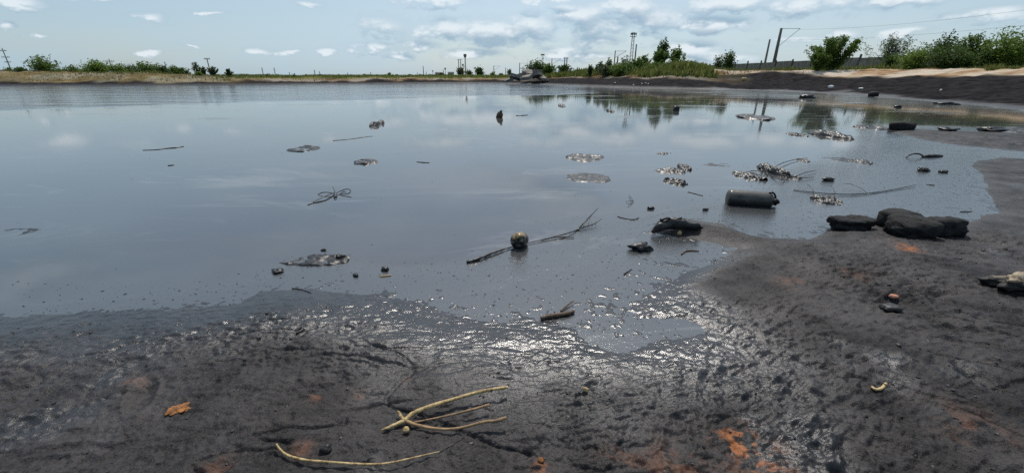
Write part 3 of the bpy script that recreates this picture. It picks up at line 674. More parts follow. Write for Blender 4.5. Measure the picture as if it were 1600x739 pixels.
# ------------------------------------------------------------------ grass (nobody could count it)
def grass(name, xr, yr, n, gmin, gmax, hgt, m_, label, seed, use_sand=False):
    rng = np.random.default_rng(seed); x = rng.uniform(*xr, n); y = rng.uniform(*yr, n)
    z, sa, gr, we, oc, _ = terrain(x, y, True); w = sa * (1 - gr) if use_sand else gr
    k = (w > gmin) & (w <= gmax) & (rng.random(n) < .35 + .65 * w) & (z > .3)
    x, y, z = x[k], y[k], z[k]; n = len(x)
    patch = np.clip(.65 + .7 * fbm(x, y, 5, 3, seed), .15, 1.4)
    h = rng.uniform(*hgt, n) * patch; a = rng.uniform(0, math.pi, n); wd = h * .22
    lx, ly = rng.normal(0, .25, n) * h, rng.normal(0, .25, n) * h
    V = np.stack([np.stack([x - np.cos(a) * wd, y - np.sin(a) * wd, z - .05], -1), np.stack([x + np.cos(a) * wd, y + np.sin(a) * wd, z - .05], -1), np.stack([x + lx, y + ly, z + h], -1)], 1).reshape(-1, 3)
    o = link_mesh(name, V.tolist(), np.arange(n * 3).reshape(-1, 3).tolist(), M[m_]); o['kind'] = 'stuff'; o['label'] = label; o['category'] = 'grass'
grass('grass', (4, 62), (55, 165), 45000, .3, 2, (.25, .85), 'blade', 'rough green grass on the right mound and along the concrete wall', 5)
grass('grass', (4, 33), (62, 98), 26000, .3, 2, (.5, 1.5), 'blade', 'tall lush grass covering the mound', 15)
grass('grass', (36, 62), (34, 70), 16000, .3, 2, (.25, .8), 'blade', 'rough green grass between the pale sand and the nearer wall', 6)
grass('grass', (-90, 12), (84, 150), 45000, .3, 2, (.25, .7), 'blade', 'green grass strip along the flat far bank', 7)
grass('dry_grass', (-110, -25), (74, 100), 26000, .3, 2, (.12, .4), 'bladedry', 'dry tan grass on the left berm', 8, True)
grass('dry_grass', (3, 40), (58, 95), 16000, .3, 2, (.15, .45), 'bladedry', 'yellowish dry grass along the top of the dark bank below the mound', 9, True)
def tuft(u, v, wpx, hpx, d, label, seed, m_='bladedry'):
    rng = np.random.default_rng(seed); c = P(u, v, d); z0 = gz_at(c.x, d); w = wpx * d * CP / FOC / 2; H = hpx * d / FOC * .87
    V, F = [], []
    for i in range(260):
        a, r = rng.uniform(0, 6.28), math.sqrt(rng.random()) * w * .8; x, y = math.cos(a) * r, math.sin(a) * r * .6; h = H * rng.uniform(.45, 1.05); b_ = rng.uniform(0, 3.14); q = .02
        k = len(V); V += [(x - math.cos(b_) * q, y - math.sin(b_) * q, -.05), (x + math.cos(b_) * q, y + math.sin(b_) * q, -.05), (x * 1.5 + rng.normal(0, .12), y * 1.5 + rng.normal(0, .12), h)]; F.append([k, k + 1, k + 2])
    o = link_mesh('grass_tuft', V, F, M[m_]); o.location = (c.x, d, z0); tag(o, label, 'grass tuft', 'tufts on the pale sand')
tuft(1548, 118, 26, 12, 44, 'larger yellow-green grass tuft on the pale sand at right', 3, 'blade')
tuft(1580, 120, 14, 7, 43, 'smaller yellow-green grass tuft on the pale sand near the right edge', 4, 'blade')

# ------------------------------------------------------------------ concrete wall, posts
wall = empty('concrete_wall', (60, 47, 1.8)); tag(wall, 'long grey concrete panel wall with dark posts behind the right bank', 'wall')
pm = pmp = None; y = 0.0
for i in range(21):
    if pm is None:
        V, F = box((0, 3, 1.35), (.14, 5.78, 2.7)); pm = link_mesh('panel', V, F, M['concrete'], wall)
        V, F = join(box((-.05, 0, 1.55), (.26, .22, 3.1)), box((-.05, 0, 3.13), (.2, .16, .1))); pmp = link_mesh('post', V, F, M['postdk'], wall)
        a, b_ = pm, pmp
    else:
        a, b_ = pm.copy(), pmp.copy(); COL.objects.link(a); COL.objects.link(b_)
    j = random.Random(i); a.location = (j.uniform(-.03, .03), y, j.uniform(-.10, .06)); b_.location = (0, y, j.uniform(-.15, .12)); b_.rotation_euler = (j.uniform(-.05, .05), j.uniform(-.03, .03), 0); y += 6

# ------------------------------------------------------------------ poles, masts, towers
def vpole(name, u, vtop, d, label, cat='pole', wpx=1.6, m_='pole', group=None, arms=(), extra=None, taper=.7, z0=None):
    t = P(u, vtop, d); g = (gz_at(t.x, d) if z0 is None else z0) - .3; H = t.z - g; r = max(wpx * d * CP / FOC / 2, .05)
    root = empty(name, (t.x, d, g)); tag(root, label, cat, group)
    V, F = tube([(0, 0, 0), (0, 0, H * .5), (0, 0, H)], [r, r * (1 + taper) / 2, r * taper], 8); link_mesh('shaft', V, F, M[m_], root, True)
    s_ = d / FOC * CP
    for (dv, half, th) in arms:                      # cross-arms: px below the top, half length px
        V, F = box((0, 0, H - dv * s_), (2 * half * s_, r * 1.1, max(th * s_, .09))); ca = link_mesh('crossarm', V, F, M[m_], root)
        for sx in (-.92, -.45, .45, .92):
            V, F = tube([(sx * half * s_, 0, H - dv * s_ + .04), (sx * half * s_, 0, H - dv * s_ + .32)], [.05, .07], 6); link_mesh('insulator', V, F, M['glass'], ca)
    if extra: extra(root, H, s_, r)
    return root
LP = 'leaning-looking wooden line poles behind the berm'
vpole('utility_pole', 3, 75.5, 140, 'wooden line pole with three short cross-arms at the left picture edge', 'utility pole', 1.5, arms=[(4, 5, .6), (13, 6, .6), (20, 4.5, .6)], group=LP)
vpole('utility_pole', 57.5, 86, 140, 'T-shaped wooden pole with wide cross-arm above the broad left shrub', 'utility pole', 2.0, arms=[(3.4, 11.5, .9)], group=LP)
vpole('utility_pole', 170, 92.5, 160, 'T-shaped wooden pole with short cross-arm above the bright shrubs', 'utility pole', 1.5, arms=[(3.4, 7, .8)], group=LP)
vpole('utility_pole', 323, 91, 140, 'T-shaped pole rising from the saplings left of the lake middle', 'utility pole', 1.7, arms=[(1.6, 4.5, .8)], group=LP)
def lattice(name, u, vtop, wtop, wbase, d, label, group=None, levels=7, cat='pylon', m_='steel', head=None, arms=()):
    t = P(u, vtop, d); g = gz_at(t.x, d) - .3; H = t.z - g; s_ = d / FOC * CP; root = empty(name, (t.x, d, g)); tag(root, label, cat, group)
    a, b_ = wbase * s_ / 2, wtop * s_ / 2; th = max(.3 * s_ * .35, .05)
    cs = [(-1, -1), (1, -1), (1, 1), (-1, 1)]
    for (cx, cy) in cs:
        V, F = tube([(cx * a, cy * a, 0), (cx * b_, cy * b_, H)], th, 5); link_mesh('leg', V, F, M[m_], root)
    for i in range(levels):
        z0, z1 = H * i / levels, H * (i + 1) / levels; r0, r1 = a + (b_ - a) * i / levels, a + (b_ - a) * (i + 1) / levels
        for k in range(4):
            c0, c1 = cs[k], cs[(k + 1) % 4]
            if i % 2: c0, c1 = c1, c0
            V, F = tube([(c0[0] * r0, c0[1] * r0, z0), (c1[0] * r1, c1[1] * r1, z1)], th * .6, 4); link_mesh('brace', V, F, M[m_], root)
    for dv, half in arms:
        V, F = box((0, 0, H - dv * s_), (2 * half * s_, th * 2, th * 2)); link_mesh('crossarm', V, F, M[m_], root)
    if head: head(root, H, s_)
    return root
LT = 'distant thin lattice pylons along the horizon'
lattice('lattice_pylon', 88, 95, .5, 2.6, 210, 'faint thin lattice pylon in the gap right of the broad left shrub', LT, arms=[(3, 2)])
lattice('lattice_pylon', 257, 97, .5, 2.0, 240, 'faint lattice pylon sticking out of the left thicket', LT, arms=[(2, 2), (5, 2.5)])
for i, (u, v, lab) in enumerate([(409, 106, 'left of two thin three-armed pylons above the far bank'), (428, 106, 'right of two thin three-armed pylons above the far bank'), (491, 109.5, 'tallest of the hairline pylons above the middle of the far bank'),
        (499, 112, 'short hairline pylon just right of the tallest hairline pylon'), (452, 113, 'short hairline pylon above the right tiny dark bush'), (543, 114, 'hairline pylon with a thick foot left of the lone tiny tree'), (579, 113, 'last hairline pylon left of the lone tiny tree')]):
    lattice('lattice_pylon', u, v, .4, 1.2, 300, lab, LT, levels=4, arms=[(1, 1.3), (3, 1.6), (5, 1.3)] if i < 3 else [(1, 1.2)])
def arm_right(L, strut):
    def f(root, H, s_, r):
        V, F = tube([(0, 0, H - .8 * s_), (L * s_, 0, H - .6 * s_)], max(.2 * s_ * .5, .055), 5); br = link_mesh('bracket', V, F, M['steel'], root)
        V, F = tube([(0, 0, H - strut * s_), (L * s_ * 1.02, 0, H - .4 * s_)], max(.2 * s_ * .5, .055), 5); link_mesh('strut', V, F, M['steel'], root)
        V, F = tube([(1.2 * s_, 0, H - .8 * s_ ), (3.0 * s_, 0, H - .72 * s_)], max(.16 * s_, .05), 6); link_mesh('insulator', V, F, M['glass'], br)
    return f
CM = 'railway masts with side brackets'
vpole('railway_mast', 1221, 44.5, 105, 'nearest thick railway mast with a bracket arm, rising behind the wall', 'railway mast', 5.6, 'pole', CM, extra=arm_right(28, 26), taper=.62)
vpole('railway_mast', 961.5, 79.5, 120, 'dark railway mast with thin bracket left of the floodlight mast', 'railway mast', 1.9, 'postdk', CM, extra=arm_right(17, 10))
vpole('railway_mast', 862.5, 91.5, 170, 'railway mast with thin bracket between the wide dark tree and the small dark tree', 'railway mast', 1.5, 'postdk', CM, extra=arm_right(14, 9))
vpole('railway_mast', 812, 98.5, 200, 'railway mast with thin bracket left of the wide dark tree', 'railway mast', 1.4, 'postdk', CM, extra=arm_right(13, 9))
vpole('railway_mast', 771.5, 103, 240, 'railway mast with faint bracket right of the round horizon tree', 'railway mast', 1.2, 'postdk', CM, extra=arm_right(10, 7))
vpole('concrete_pole', 1203, 62, 112, 'bare pale concrete pole leaning beside the nearest railway mast', 'pole', 3.4, 'concrete', taper=.75)
vpole('concrete_pole', 994.5, 69.5, 124, 'dark concrete pole close beside the floodlight mast', 'pole', 2.4, 'pole', taper=.8)
vpole('concrete_pole', 965.5, 89, 118, 'short stub pole right of the dark mast on the mound', 'pole', 2.2, 'pole', taper=.9)
PP = 'far straight poles without arms'
vpole('timber_pole', 661, 103.5, 260, 'single straight pole on the horizon left of the two grey huts', 'pole', 1.3, 'postdk', PP)
vpole('timber_pole', 692.5, 109.5, 260, 'short dark pole between the two grey huts', 'pole', 1.2, 'postdk', PP)
vpole('timber_pole', 790, 106, 230, 'thin pole left of the slab heap', 'pole', 1.1, 'postdk', PP)
vpole('timber_pole', 666, 112, 300, 'short thin pole just right of the single straight horizon pole', 'pole', .9, 'postdk', PP)
vpole('timber_pole', 652, 113, 300, 'short thin pole just left of the single straight horizon pole', 'pole', .8, 'postdk', PP)
vpole('timber_pole', 730, 107, 260, 'short thin pole right beside the water tower', 'pole', .9, 'postdk', PP)
for (ua, ub, v, d, lab, arms_) in [(716.3, 719.6, 93, 250, 'twin poles joined by a top bar, just left of the water tower', 3.4), (882.6, 886, 90, 190, 'twin poles joined by a top bar behind the small dark tree', 3.2)]:
    t, t2 = P(ua, v, d), P(ub, v, d); g = gz_at(t.x, d) - .3; H = t.z - g; root = empty('twin_pole', (t.x, d, g)); tag(root, lab, 'pole', 'twin poles')
    for xx in (0, t2.x - t.x):
        V, F = tube([(xx, 0, 0), (xx, 0, H)], [.24, .19], 8); link_mesh('shaft', V, F, M['pole'], root, True)
    V, F = box(((t2.x - t.x) / 2, .3, H - .35), ((t2.x - t.x) * 2.4, .16, .2)); link_mesh('crossarm', V, F, M['pole'], root)
def lathe(prof, n=16):
    V, F = [], []
    for (r, z) in prof:
        for k in range(n): a = 2 * math.pi * k / n; V.append((r * math.cos(a), r * math.sin(a), z))
    for i in range(len(prof) - 1):
        for k in range(n): k2 = (k + 1) % n; F.append([i * n + k, i * n + k2, (i + 1) * n + k2, (i + 1) * n + k])
    F.append(list(range(n))[::-1]); F.append([(len(prof) - 1) * n + k for k in range(n)]); return V, F
def water_tower(u, vtop, d, lab, wcol, whead, hhead, group='water towers on the horizon'):
    t = P(u, vtop, d); g = gz_at(t.x, d) - .3; H = t.z - g; s_ = d / FOC * CP; root = empty('water_tower', (t.x, d, g)); tag(root, lab, 'water tower', group)
    r = wcol * s_ / 2; V, F = lathe([(r * 1.15, 0), (r, H * .2), (r * .9, H - hhead * s_)], 14); link_mesh('column', V, F, M['pale'], root, True)
    R_ = whead * s_ / 2; h = hhead * s_; V, F = lathe([(r, H - h), (R_ * .75, H - h * .8), (R_, H - h * .55), (R_, H - h * .1), (R_ * .9, H), (.05, H + .1)], 18); link_mesh('tank', V, F, M['roofing'], root)
water_tower(726.5, 85, 300, 'tall slim water tower on the horizon, tallest thing left of the slab heap', 1.9, 4.8, 5.2)
water_tower(723.2, 100.5, 330, 'short round-headed water tower between the twin poles and the tall tower', 1.2, 2.8, 3)
water_tower(695.5, 106.5, 310, 'small thin water tower above the two grey huts', .9, 2.6, 2.8)
water_tower(676, 110.5, 330, 'smallest thin water tower left of the two grey huts', .7, 2.0, 2)
def flood_head(root, H, s_):
    V, F = box((0, 0, H - 6.2 * s_), (8.6 * s_, 5 * s_, .5 * s_)); link_mesh('platform', V, F, M['steel'], root)
    for sx in (-3.4, -1.2, 1.2, 3.4):
        V, F = box((sx * s_, -1.4 * s_, H - 2.6 * s_), (1.7 * s_, .8 * s_, 2.8 * s_), 0, .2); link_mesh('floodlight', V, F, M['glass'], root)
    for sx in (-4.1, 4.1):
        V, F = tube([(sx * s_, 0, H - 6.2 * s_), (sx * s_, 0, H - 1.0 * s_)], .05, 5); link_mesh('rail_post', V, F, M['steel'], root)
    V, F = tube([(-4.1 * s_, 0, H - 3.6 * s_), (4.1 * s_, 0, H - 3.6 * s_)], .05, 5); link_mesh('rail', V, F, M['steel'], root)
lattice('floodlight_mast', 990.3, 50.5, 3.0, 4.0, 130, 'tall pale floodlight mast with lamp platform rising from the mound', None, 12, 'floodlight mast', 'pale', flood_head)
def flood2(root, H, s_):
    V, F = box((0, 0, H - 1.0 * s_), (5.6 * s_, 2 * s_, 1.8 * s_)); link_mesh('lamp_platform', V, F, M['roofing'], root)
lattice('floodlight_mast', 848, 85, 1.7, 2.2, 240, 'farther floodlight mast above the wide dark tree', None, 8, 'floodlight mast', 'steel', flood2)
def hut(u, vtop, wpx, d, lab):
    t = P(u, vtop, d); g = gz_at(t.x, d) - .2; H = t.z - g; s_ = d / FOC * CP; W = wpx * s_; root = empty('grey_hut', (t.x, d, g)); tag(root, lab, 'building', 'grey huts on the far bank')
    V, F = box((0, W * .35, H * .42), (W, W * .7, H * .84)); link_mesh('wall', V, F, M['pale'], root)
    V = [(-W * .55, -.3, H * .84), (W * .55, -.3, H * .84), (W * .55, W * .73, H * .84), (-W * .55, W * .73, H * .84), (-W * .55, W * .35, H), (W * .55, W * .35, H)]
    link_mesh('roof', V, [[0, 1, 5, 4], [2, 3, 4, 5], [0, 4, 3], [1, 2, 5], [3, 2, 1, 0]], M['roofing'], root)
    for sx in (-.25, .2):
        V, F = box((sx * W, -.03, H * .5), (W * .16, .1, H * .28)); link_mesh('window', V, F, M['glass'], root)
hut(684, 113, 8.5, 260, 'left, lower one of two small grey huts on the horizon')
hut(704, 112.5, 9, 240, 'right, squarer one of two small grey huts on the horizon')
# gantry frame seen above the wall behind the thicket
gt = P(1437, 74, 72); root = empty('steel_frame', (gt.x, 72, 2.0)); tag(root, 'pale steel frame showing above the wall behind the right thicket', 'frame')
for xx in (0, 3.2, 6.6):
    V, F = tube([(xx, 0, 0), (xx, 0, gt.z - 2.0)], .06, 6); link_mesh('upright', V, F, M['steel'], root)
for zz_ in (0, -.8):
    V, F = tube([(-.2, 0, gt.z - 2.0 + zz_), (6.8, 0, gt.z - 2.0 + zz_)], .05, 6); link_mesh('rail', V, F, M['steel'], root)
# overhead wires along the railway
mt = P(1248, 46.5, 105)
for dx, dz, zmid, lab in [(0, 0, 8.9, 'upper overhead railway wire running from the nearest mast to the right edge'), (.4, -2.2, 7.4, 'lower overhead railway wire running from the nearest mast to the right edge')]:
    a, c = Vector((mt.x + dx, 105, mt.z + dz)), Vector((mt.x + dx + 2, 30, mt.z + dz - .6)); pts = []
    for i in range(17):
        t = i / 16; p = a.lerp(c, t); p.z -= 4 * t * (1 - t) * (1.6 if dz == 0 else 1.2); pts.append(p - a)
    V, F = tube(pts, .013, 5); o = link_mesh('overhead_wire', V, F, M['postdk']); o.location = a; tag(o, lab, 'wire', 'overhead wires')
# slab heap
rs_ = random.Random(4)
for i, (u, v, w, h, ry_) in enumerate([(806, 121, 20, 2.6, .25), (816, 116.5, 17, 2.4, -.35), (828, 114, 22, 2.6, .3), (838, 118, 18, 2.4, -.2), (846, 121.5, 16, 2.2, .4), (822, 121.5, 18, 2.6, -.12), (838, 112.5, 14, 2.2, .12), (798, 124, 14, 2.2, -.3), (852, 125, 12, 2, .2)]):
    c = P(u, v, 91 + rs_.uniform(-2, 2)); s_ = 91 / FOC * CP
    V, F = box((0, 0, 0), (w * s_ * .9, 1.9, h * s_ * 1.7)); V = [v_ + Vector((rs_.uniform(-.12, .12), rs_.uniform(-.12, .12), rs_.uniform(-.05, .05))) for v_ in V]
    o = link_mesh('concrete_slab', V, F, M['slab']); o.location = c; o.rotation_euler = (rs_.uniform(-.3, .3), ry_, rs_.uniform(-.6, .6))
    tag(o, 'broken grey concrete slab in the heap at the far end of the dark bank', 'slab', 'slabs of the concrete heap')
    V, F = box((0, 0, -.9), (w * s_ * .5, 1.1, 1.6)); 

# ------------------------------------------------------------------ rocks at the right shore
rock('tarred_block', 1412, 356, 54, 24, 'flat-topped black block at the back left of the three-block cluster', 'rock', 3, boxy=.85, rough=.14, rz=.2)
rock('tarred_block', 1431, 370, 60, 25, 'rounded black block at the front of the three-block cluster', 'rock', 5, boxy=.7, rough=.2, rz=-.1)
rock('tarred_block', 1480, 368, 66, 26, 'wide lumpy black block at the right of the three-block cluster', 'rock', 9, boxy=.6, rough=.26, depth=.6)
rock('tarred_rock', 1336, 359, 60, 18, 'black sloping rock alone left of the three-block cluster', 'rock', 12, boxy=.3, rough=.35, depth=.6)
rock('driftwood_stump', 1590, 454, 58, 21, 'tan-topped broken wood stump at the right picture edge', 'driftwood', 21, mat_='stump', boxy=.2, rough=.6, depth=.55, rz=-.2)
rock('pebble', 1398, 465, 12, 5, 'pinkish brick fragment beside the small grey puddle at right', 'stone', 31, mat_='pink', boxy=.5, sub=2)
rock('pebble', 1062, 366, 7, 6, 'yellow pebble next to the tarred glove-like lump', 'stone', 33, mat_='tan', boxy=.1, sub=2)
rock('rust_flake', 276, 645, 26, 3.5, 'flat orange rusty flake on the left foreground mud', 'fragment', 35, mat_='rust', boxy=.5, rough=.6, depth=.8, rz=.5)
rock('mud_lump', 1003, 391, 28, 12, 'ragged black lump in the silvery shallows left of the mud tongue', 'lump', 37, mat_='tar', boxy=.2, rough=.6, water=True)
rock('rust_crumb', 845, 722, 11, 6, 'brown rusty crumb at the bottom of the picture, right of the long straw', 'fragment', 38, mat_='rust', boxy=.2, rough=.5, sub=2)
rock('tan_crumb', 915, 612, 9, 7, 'tiny tan crumb on the mud right of the forked stalk', 'fragment', 39, mat_='tan', boxy=.2, rough=.5, sub=2)
rock('mud_lump', 508, 706, 16, 8, 'round black mud lump just above the long straw', 'lump', 40, mat_='clod', boxy=.1, rough=.35, sub=3)
rock('mud_lump', 1395, 487, 26, 8, 'dark crescent-shaped lump at the rim of the small grey puddle', 'lump', 45, mat_='clod', boxy=.1, rough=.4, sub=3)
# far-right shore
rock('tarred_log', 1411, 204, 38, 12, 'dark rounded log-like block at the tip of the mud spit', 'log', 51, mat_='tarrock', boxy=.6, rough=.15, depth=.4, rz=-.15)
rock('tarred_block', 1366, 151, 13, 7, 'squarish black block standing in the pale wet strip of the right shore', 'rock', 52, boxy=.8, rough=.12, sub=2)
rock('tarred_rock', 1556, 206, 30, 8, 'low black rock on the mud spit near the right edge', 'rock', 53, mat_='tar', boxy=.5, sub=2, rough=.3)
rock('tarred_rock', 1484, 205, 20, 6, 'small black rock on the mud spit behind the log-like block', 'rock', 54, mat_='tar', boxy=.4, sub=2, rough=.35)
rock('tarred_rock', 1264, 154, 22, 6, 'low black lump in the wet strip left of the squarish shore block', 'rock', 55, mat_='tar', boxy=.3, sub=2, rough=.4)
rock('tarred_rock', 1404, 168, 9, 4, 'small dark lump floating in the brownish water below the squarish shore block', 'rock', 56, mat_='tar', sub=2, water=True)
rock('tarred_rock', 1482, 164, 26, 5, 'low dark lump at the edge of the right shore water', 'rock', 57, mat_='tar', sub=2, rough=.4)
rock('tarred_rock', 1058, 174, 9, 9, 'stubby black block standing out of the oil before the tree reflections', 'rock', 58, mat_='tar', boxy=.6, sub=2, water=True)
rock('foam_piece', 1299, 138, 8, 4, 'bright white foam piece on the dark right bank', 'litter', 61, mat_='white', boxy=.4, sub=2)
rock('foam_piece', 1346, 140, 6, 2.5, 'small flat white scrap right of the bright foam piece', 'litter', 62, mat_='white', boxy=.4, sub=2)
rock('foam_piece', 1470, 143, 3, 3, 'tiny upright white scrap on the dark right bank', 'litter', 63, mat_='white', boxy=.4, sub=2)
rock('sandstone', 1163, 126, 8, 4, 'pale tan stone on the upper part of the dark bank', 'stone', 64, mat_='tan', boxy=.4, sub=2)
for i, (u, v) in enumerate([(1003, 132), (1009, 131), (1013, 132.5), (990, 134), (961, 131)]):
    rock('pale_pebble', u, v, 2.4, 1.8, 'tiny pale stone in the sprinkle on the dark bank below the mound', 'stone', 70 + i, mat_='white', boxy=.3, sub=1, group='tiny pale stones on the dark bank')
# lumps at the oil edge, left of middle
for i, (u, v, w, h, lab) in enumerate([(432, 426, 16, 6, 'leftmost small black lump at the edge of the smooth oil'), (531, 404, 12, 8, 'dark knob at the right end of the near debris raft'), (555, 432, 8, 5, 'small black pebble below the near debris raft'),
        (601, 423, 11, 7, 'black pebble right of the near debris raft'), (505, 392, 7, 4, 'tiny lump floating above the near debris raft'), (1017, 327, 11, 5, 'small flat black lump left of the canister in the oil'), (1103, 329, 9, 4, 'tiny black lump between the mud tongue and the canister'),
        (1296, 283, 15, 6, 'small black lump right of the twig mass'), (1445, 268, 13, 7, 'small grey-black lump in the right shallows below the hose loop'), (1476, 270, 12, 5, 'flat small lump right of the grey-black lump in the right shallows')]):
    rock('tar_lump', u, v, w, h, lab, 'lump', 80 + i, mat_='tar', boxy=.2, rough=.45, sub=2, water=True)

# ------------------------------------------------------------------ rafts of tar-soaked debris on the oil
crust('debris_raft', 492, 407, 105, 17, 4.5, 'nearest ragged raft of black debris at the oil edge left of middle', 11, holes=.35)
crust('debris_raft', 915, 247, 60, 13, 6, 'upper of two black crusty rafts right of the picture middle', 12, holes=.05)
crust('debris_raft', 919, 279, 66, 17, 3.5, 'lower flat oval raft with a black rim right of the picture middle', 13, holes=.12)
crust('debris_raft', 1047, 268, 46, 10, 6, 'curved black raft above a smaller one, left of the canister', 14, holes=.1)
crust('debris_raft', 1068, 262, 18, 9, 7, 'black knob at the right end of the curved raft', 15, holes=-.1)
crust('debris_raft', 1055, 285, 34, 9, 8, 'small dumbbell-shaped black raft under the curved raft', 16, holes=.05)
crust('debris_raft', 1169, 275, 40, 12, 8, 'black lumpy raft above the canister', 17, holes=0)
crust('debris_raft', 1206, 268, 24, 15, 12, 'black clump at the heart of the twig mass', 18, holes=0)
crust('debris_raft', 1236, 277, 26, 9, 6, 'ragged clump at the right of the twig mass', 19, holes=.2)
crust('debris_raft', 1289, 313, 36, 13, 7, 'black clump on the long thin branch in the right shallows', 20, holes=.05)
crust('debris_raft', 1298, 212, 40, 10, 14, 'ragged black pile with pale gaps in the far right oil', 21, holes=.0)
crust('debris_raft', 1178, 184, 42, 7, 9, 'low flat mound of debris under the mast reflection', 22, holes=-.2)
crust('debris_raft', 476, 233, 50, 8, 5, 'thin raft of black bits left of the picture middle, farther out', 23, holes=.45)
crust('debris_raft', 571, 253, 44, 8, 5, 'thin dark raft just left of the picture middle', 24, holes=.15)
crust('debris_raft', 590, 195, 15, 6, 12, 'small pointed black lump far out on the oil left of middle', 25, holes=-.4)
crust('debris_raft', 878, 166, 10, 4, 10, 'tiny far raft under the twin pole reflection', 26, holes=-.1)
crust('debris_raft', 954, 174, 9, 4, 10, 'tiny far raft under the dark mast reflection', 27, holes=-.1)
crust('debris_raft', 1245, 211, 24, 4, 7, 'row of small black bits left of the ragged far pile', 28, holes=.35)
crust('debris_raft', 1345, 253, 36, 6, 5, 'thin black strip in the right shallows left of the hose loop', 29, holes=.15)
crust('debris_raft', 1255, 251, 22, 5, 5, 'small dark strip right of the twig mass, farther out', 30, holes=.25)
crust('debris_raft', 1310, 249, 44, 8, 3, 'pale speckled film patch beside the thin black strip', 31, holes=.35)
crust('debris_raft', 1360, 200, 40, 5, 8, 'ragged strip leading to the log-like block on the spit', 32, holes=.2)
crust('debris_raft', 1580, 204, 60, 7, 8, 'ragged dark strip behind the spit at the right edge', 33, holes=.15)
crust('debris_raft', 1130, 258, 70, 5, 2.5, 'faint line of specks between the curved raft and the twig mass', 34, holes=.5)
crust('debris_raft', 1035, 240, 30, 3, 4, 'faint short dark line above the curved raft', 35, holes=.35)
crust('debris_raft', 40, 362, 90, 12, 1.6, 'dark streaky scum patch near the left edge of the oil', 36, holes=.6)

# ------------------------------------------------------------------ sticks and twigs
f = empty('forked_stalk', (*G(632, 657, .12), 0.0)); f.location.z = GT(632, 657)[2]
tag(f, 'pale dry plant stalk forking into three stems on the foreground mud', 'stalk')
stick('stem', [(632, 657), (645, 646), (665, 637), (700, 626), (745, 613), (775, 607), (793, 605)], [3.6, 3.1, 2.6, 2.3], '', mat_='straw', parent=f, lift=[1.5, 2.2, 2.6, 3.2, 4, 4.6, 5], knots=.08, seed=2, n=9)
stick('stem', [(640, 661), (665, 656), (700, 649), (740, 639), (765, 632)], [1.1, 1.3, 1.7, 2.4], '', mat_='strawdk', parent=f, lift=[.8, 1.2, 1.8, 2.8, 3.4], knots=.08, seed=3, n=9)
stick('stem', [(636, 658), (655, 665), (690, 670), (720, 668), (755, 659), (775, 657), (791, 652)], [3.0, 2.3, 1.9, 2.3, 2.5], '', mat_='strawdk', parent=f, lift=[1.3, 1, 1.2, 2, 3.2, 3.8, 4.4], knots=.08, seed=4, n=9)
stick('root', [(632, 657), (620, 662), (606, 668), (596, 672)], [3.4, 2.8, 2.2, 1.2], '', mat_='straw', parent=f, lift=[1.5, 1.2, .8, .2], knots=.1, seed=5, n=9)
stick('root', [(632, 657), (627, 651), (624, 645), (621, 642)], [2.9, 2.4, 2, 1.7], '', mat_='straw', parent=f, lift=[1.5, 1.8, 2.4, 3], knots=.1, seed=6, n=9)
V, F = rock_vf((.016, .014, .013), 5, 3, .3); o = link_mesh('node', V, F, M['straw'], f, True); o.location = (0.003, 0, .026)
stick('straw_stalk', [(432, 693), (437, 701), (450, 711), (475, 718), (510, 721), (560, 724.5), (600, 724), (640, 716), (665, 710), (687, 705)], [1.3, 1.7, 2.0, 1.7, 1.8, 1.4, 1.0, .6], 'long curved pale straw lying at the bottom of the picture', 'straw', 'straw', lift=[2, 1.6, 1.2, 1, 1, 1, 1, 1.2, 1.4, 1.5], n=9, knots=.08)
stick('dark_twig', [(687, 705), (705, 695), (722, 683), (735, 672)], [.8, .9, .8, .5], 'thin dark twig between the long straw and the forked stalk', 'twig', 'twig', lift=[.6] * 4)
stick('driftwood_stick', [(845, 497), (858, 494), (872, 492), (888, 489), (897, 486)], [2.2, 3.4, 3.6, 3.2, 2.4], 'short brown stick lying across the mud edge below the bottle', 'stick', 'wood', lift=[1, 1.4, 1.6, 1.6, 1.4], n=8)
stick('driftwood_stick', [(876, 486), (885, 478), (896, 470)], [1.4, 1.4, 1], 'thin brown sliver standing up behind the short brown stick', 'stick', 'wood', lift=[1, 1.4, 2])
stick('dark_twig', [(975, 428), (981, 424), (987, 420)], [1.6, 1.2, .8], 'small dark twig in the silvery shallows left of the mud tongue', 'twig')
stick('dark_twig', [(463, 520), (470, 517), (480, 509)], [2, 2.4, 1.2], 'small dark twig on wet mud left of middle', 'twig')
stick('tan_curl', [(1362, 604), (1368, 608), (1376, 607), (1382, 602), (1384, 599)], [2, 2, 2.2, 2.2, 2], 'small curled tan peel on the right foreground mud', 'peel', 'tan', lift=[1, .8, 1, 1.4, 1.6])
stick('brown_twig', [(1065, 397), (1072, 392), (1082, 391.5), (1092, 392)], [1.2, 1.2, 1, .7], 'thin reddish twig on the glittering mud below the glove-like lump', 'twig', 'wood')
b = empty('long_branch', (*G(800, 386), 0)); tag(b, 'long tarred branch lying behind the bottle with bare twigs at its right end', 'branch')
stick('limb', [(729, 409.5), (745, 405), (765, 397), (785, 390), (800, 386), (820, 381), (845, 375), (870, 369), (888, 364)], [2.6, 3.6, 3.2, 2, 1.4, 1.2, 1.3, 1.6, 1.4], '', parent=b, lift=[1, 1.6, 1.8, 1.6, 1.2, 1.2, 1.4, 2, 2.4], knots=.25)
stick('twig', [(845, 376), (865, 371), (880, 370), (897, 371)], [.9, 1.4, 1.6, .8], '', parent=b, lift=[1, 1.4, 1.4, .8])
stick('twig', [(888, 364), (897, 361), (903, 358), (912, 349), (922, 338), (935, 325)], [1.3, 1.5, 1.8, 1.2, 1, .6], '', parent=b, lift=[2, 1.5, 1, 6, 12, 20])
stick('twig', [(903, 359), (915, 354), (928, 350), (940, 342)], [1.6, 1.6, 1.4, .6], '', parent=b, lift=[1, 2, 3, 6])
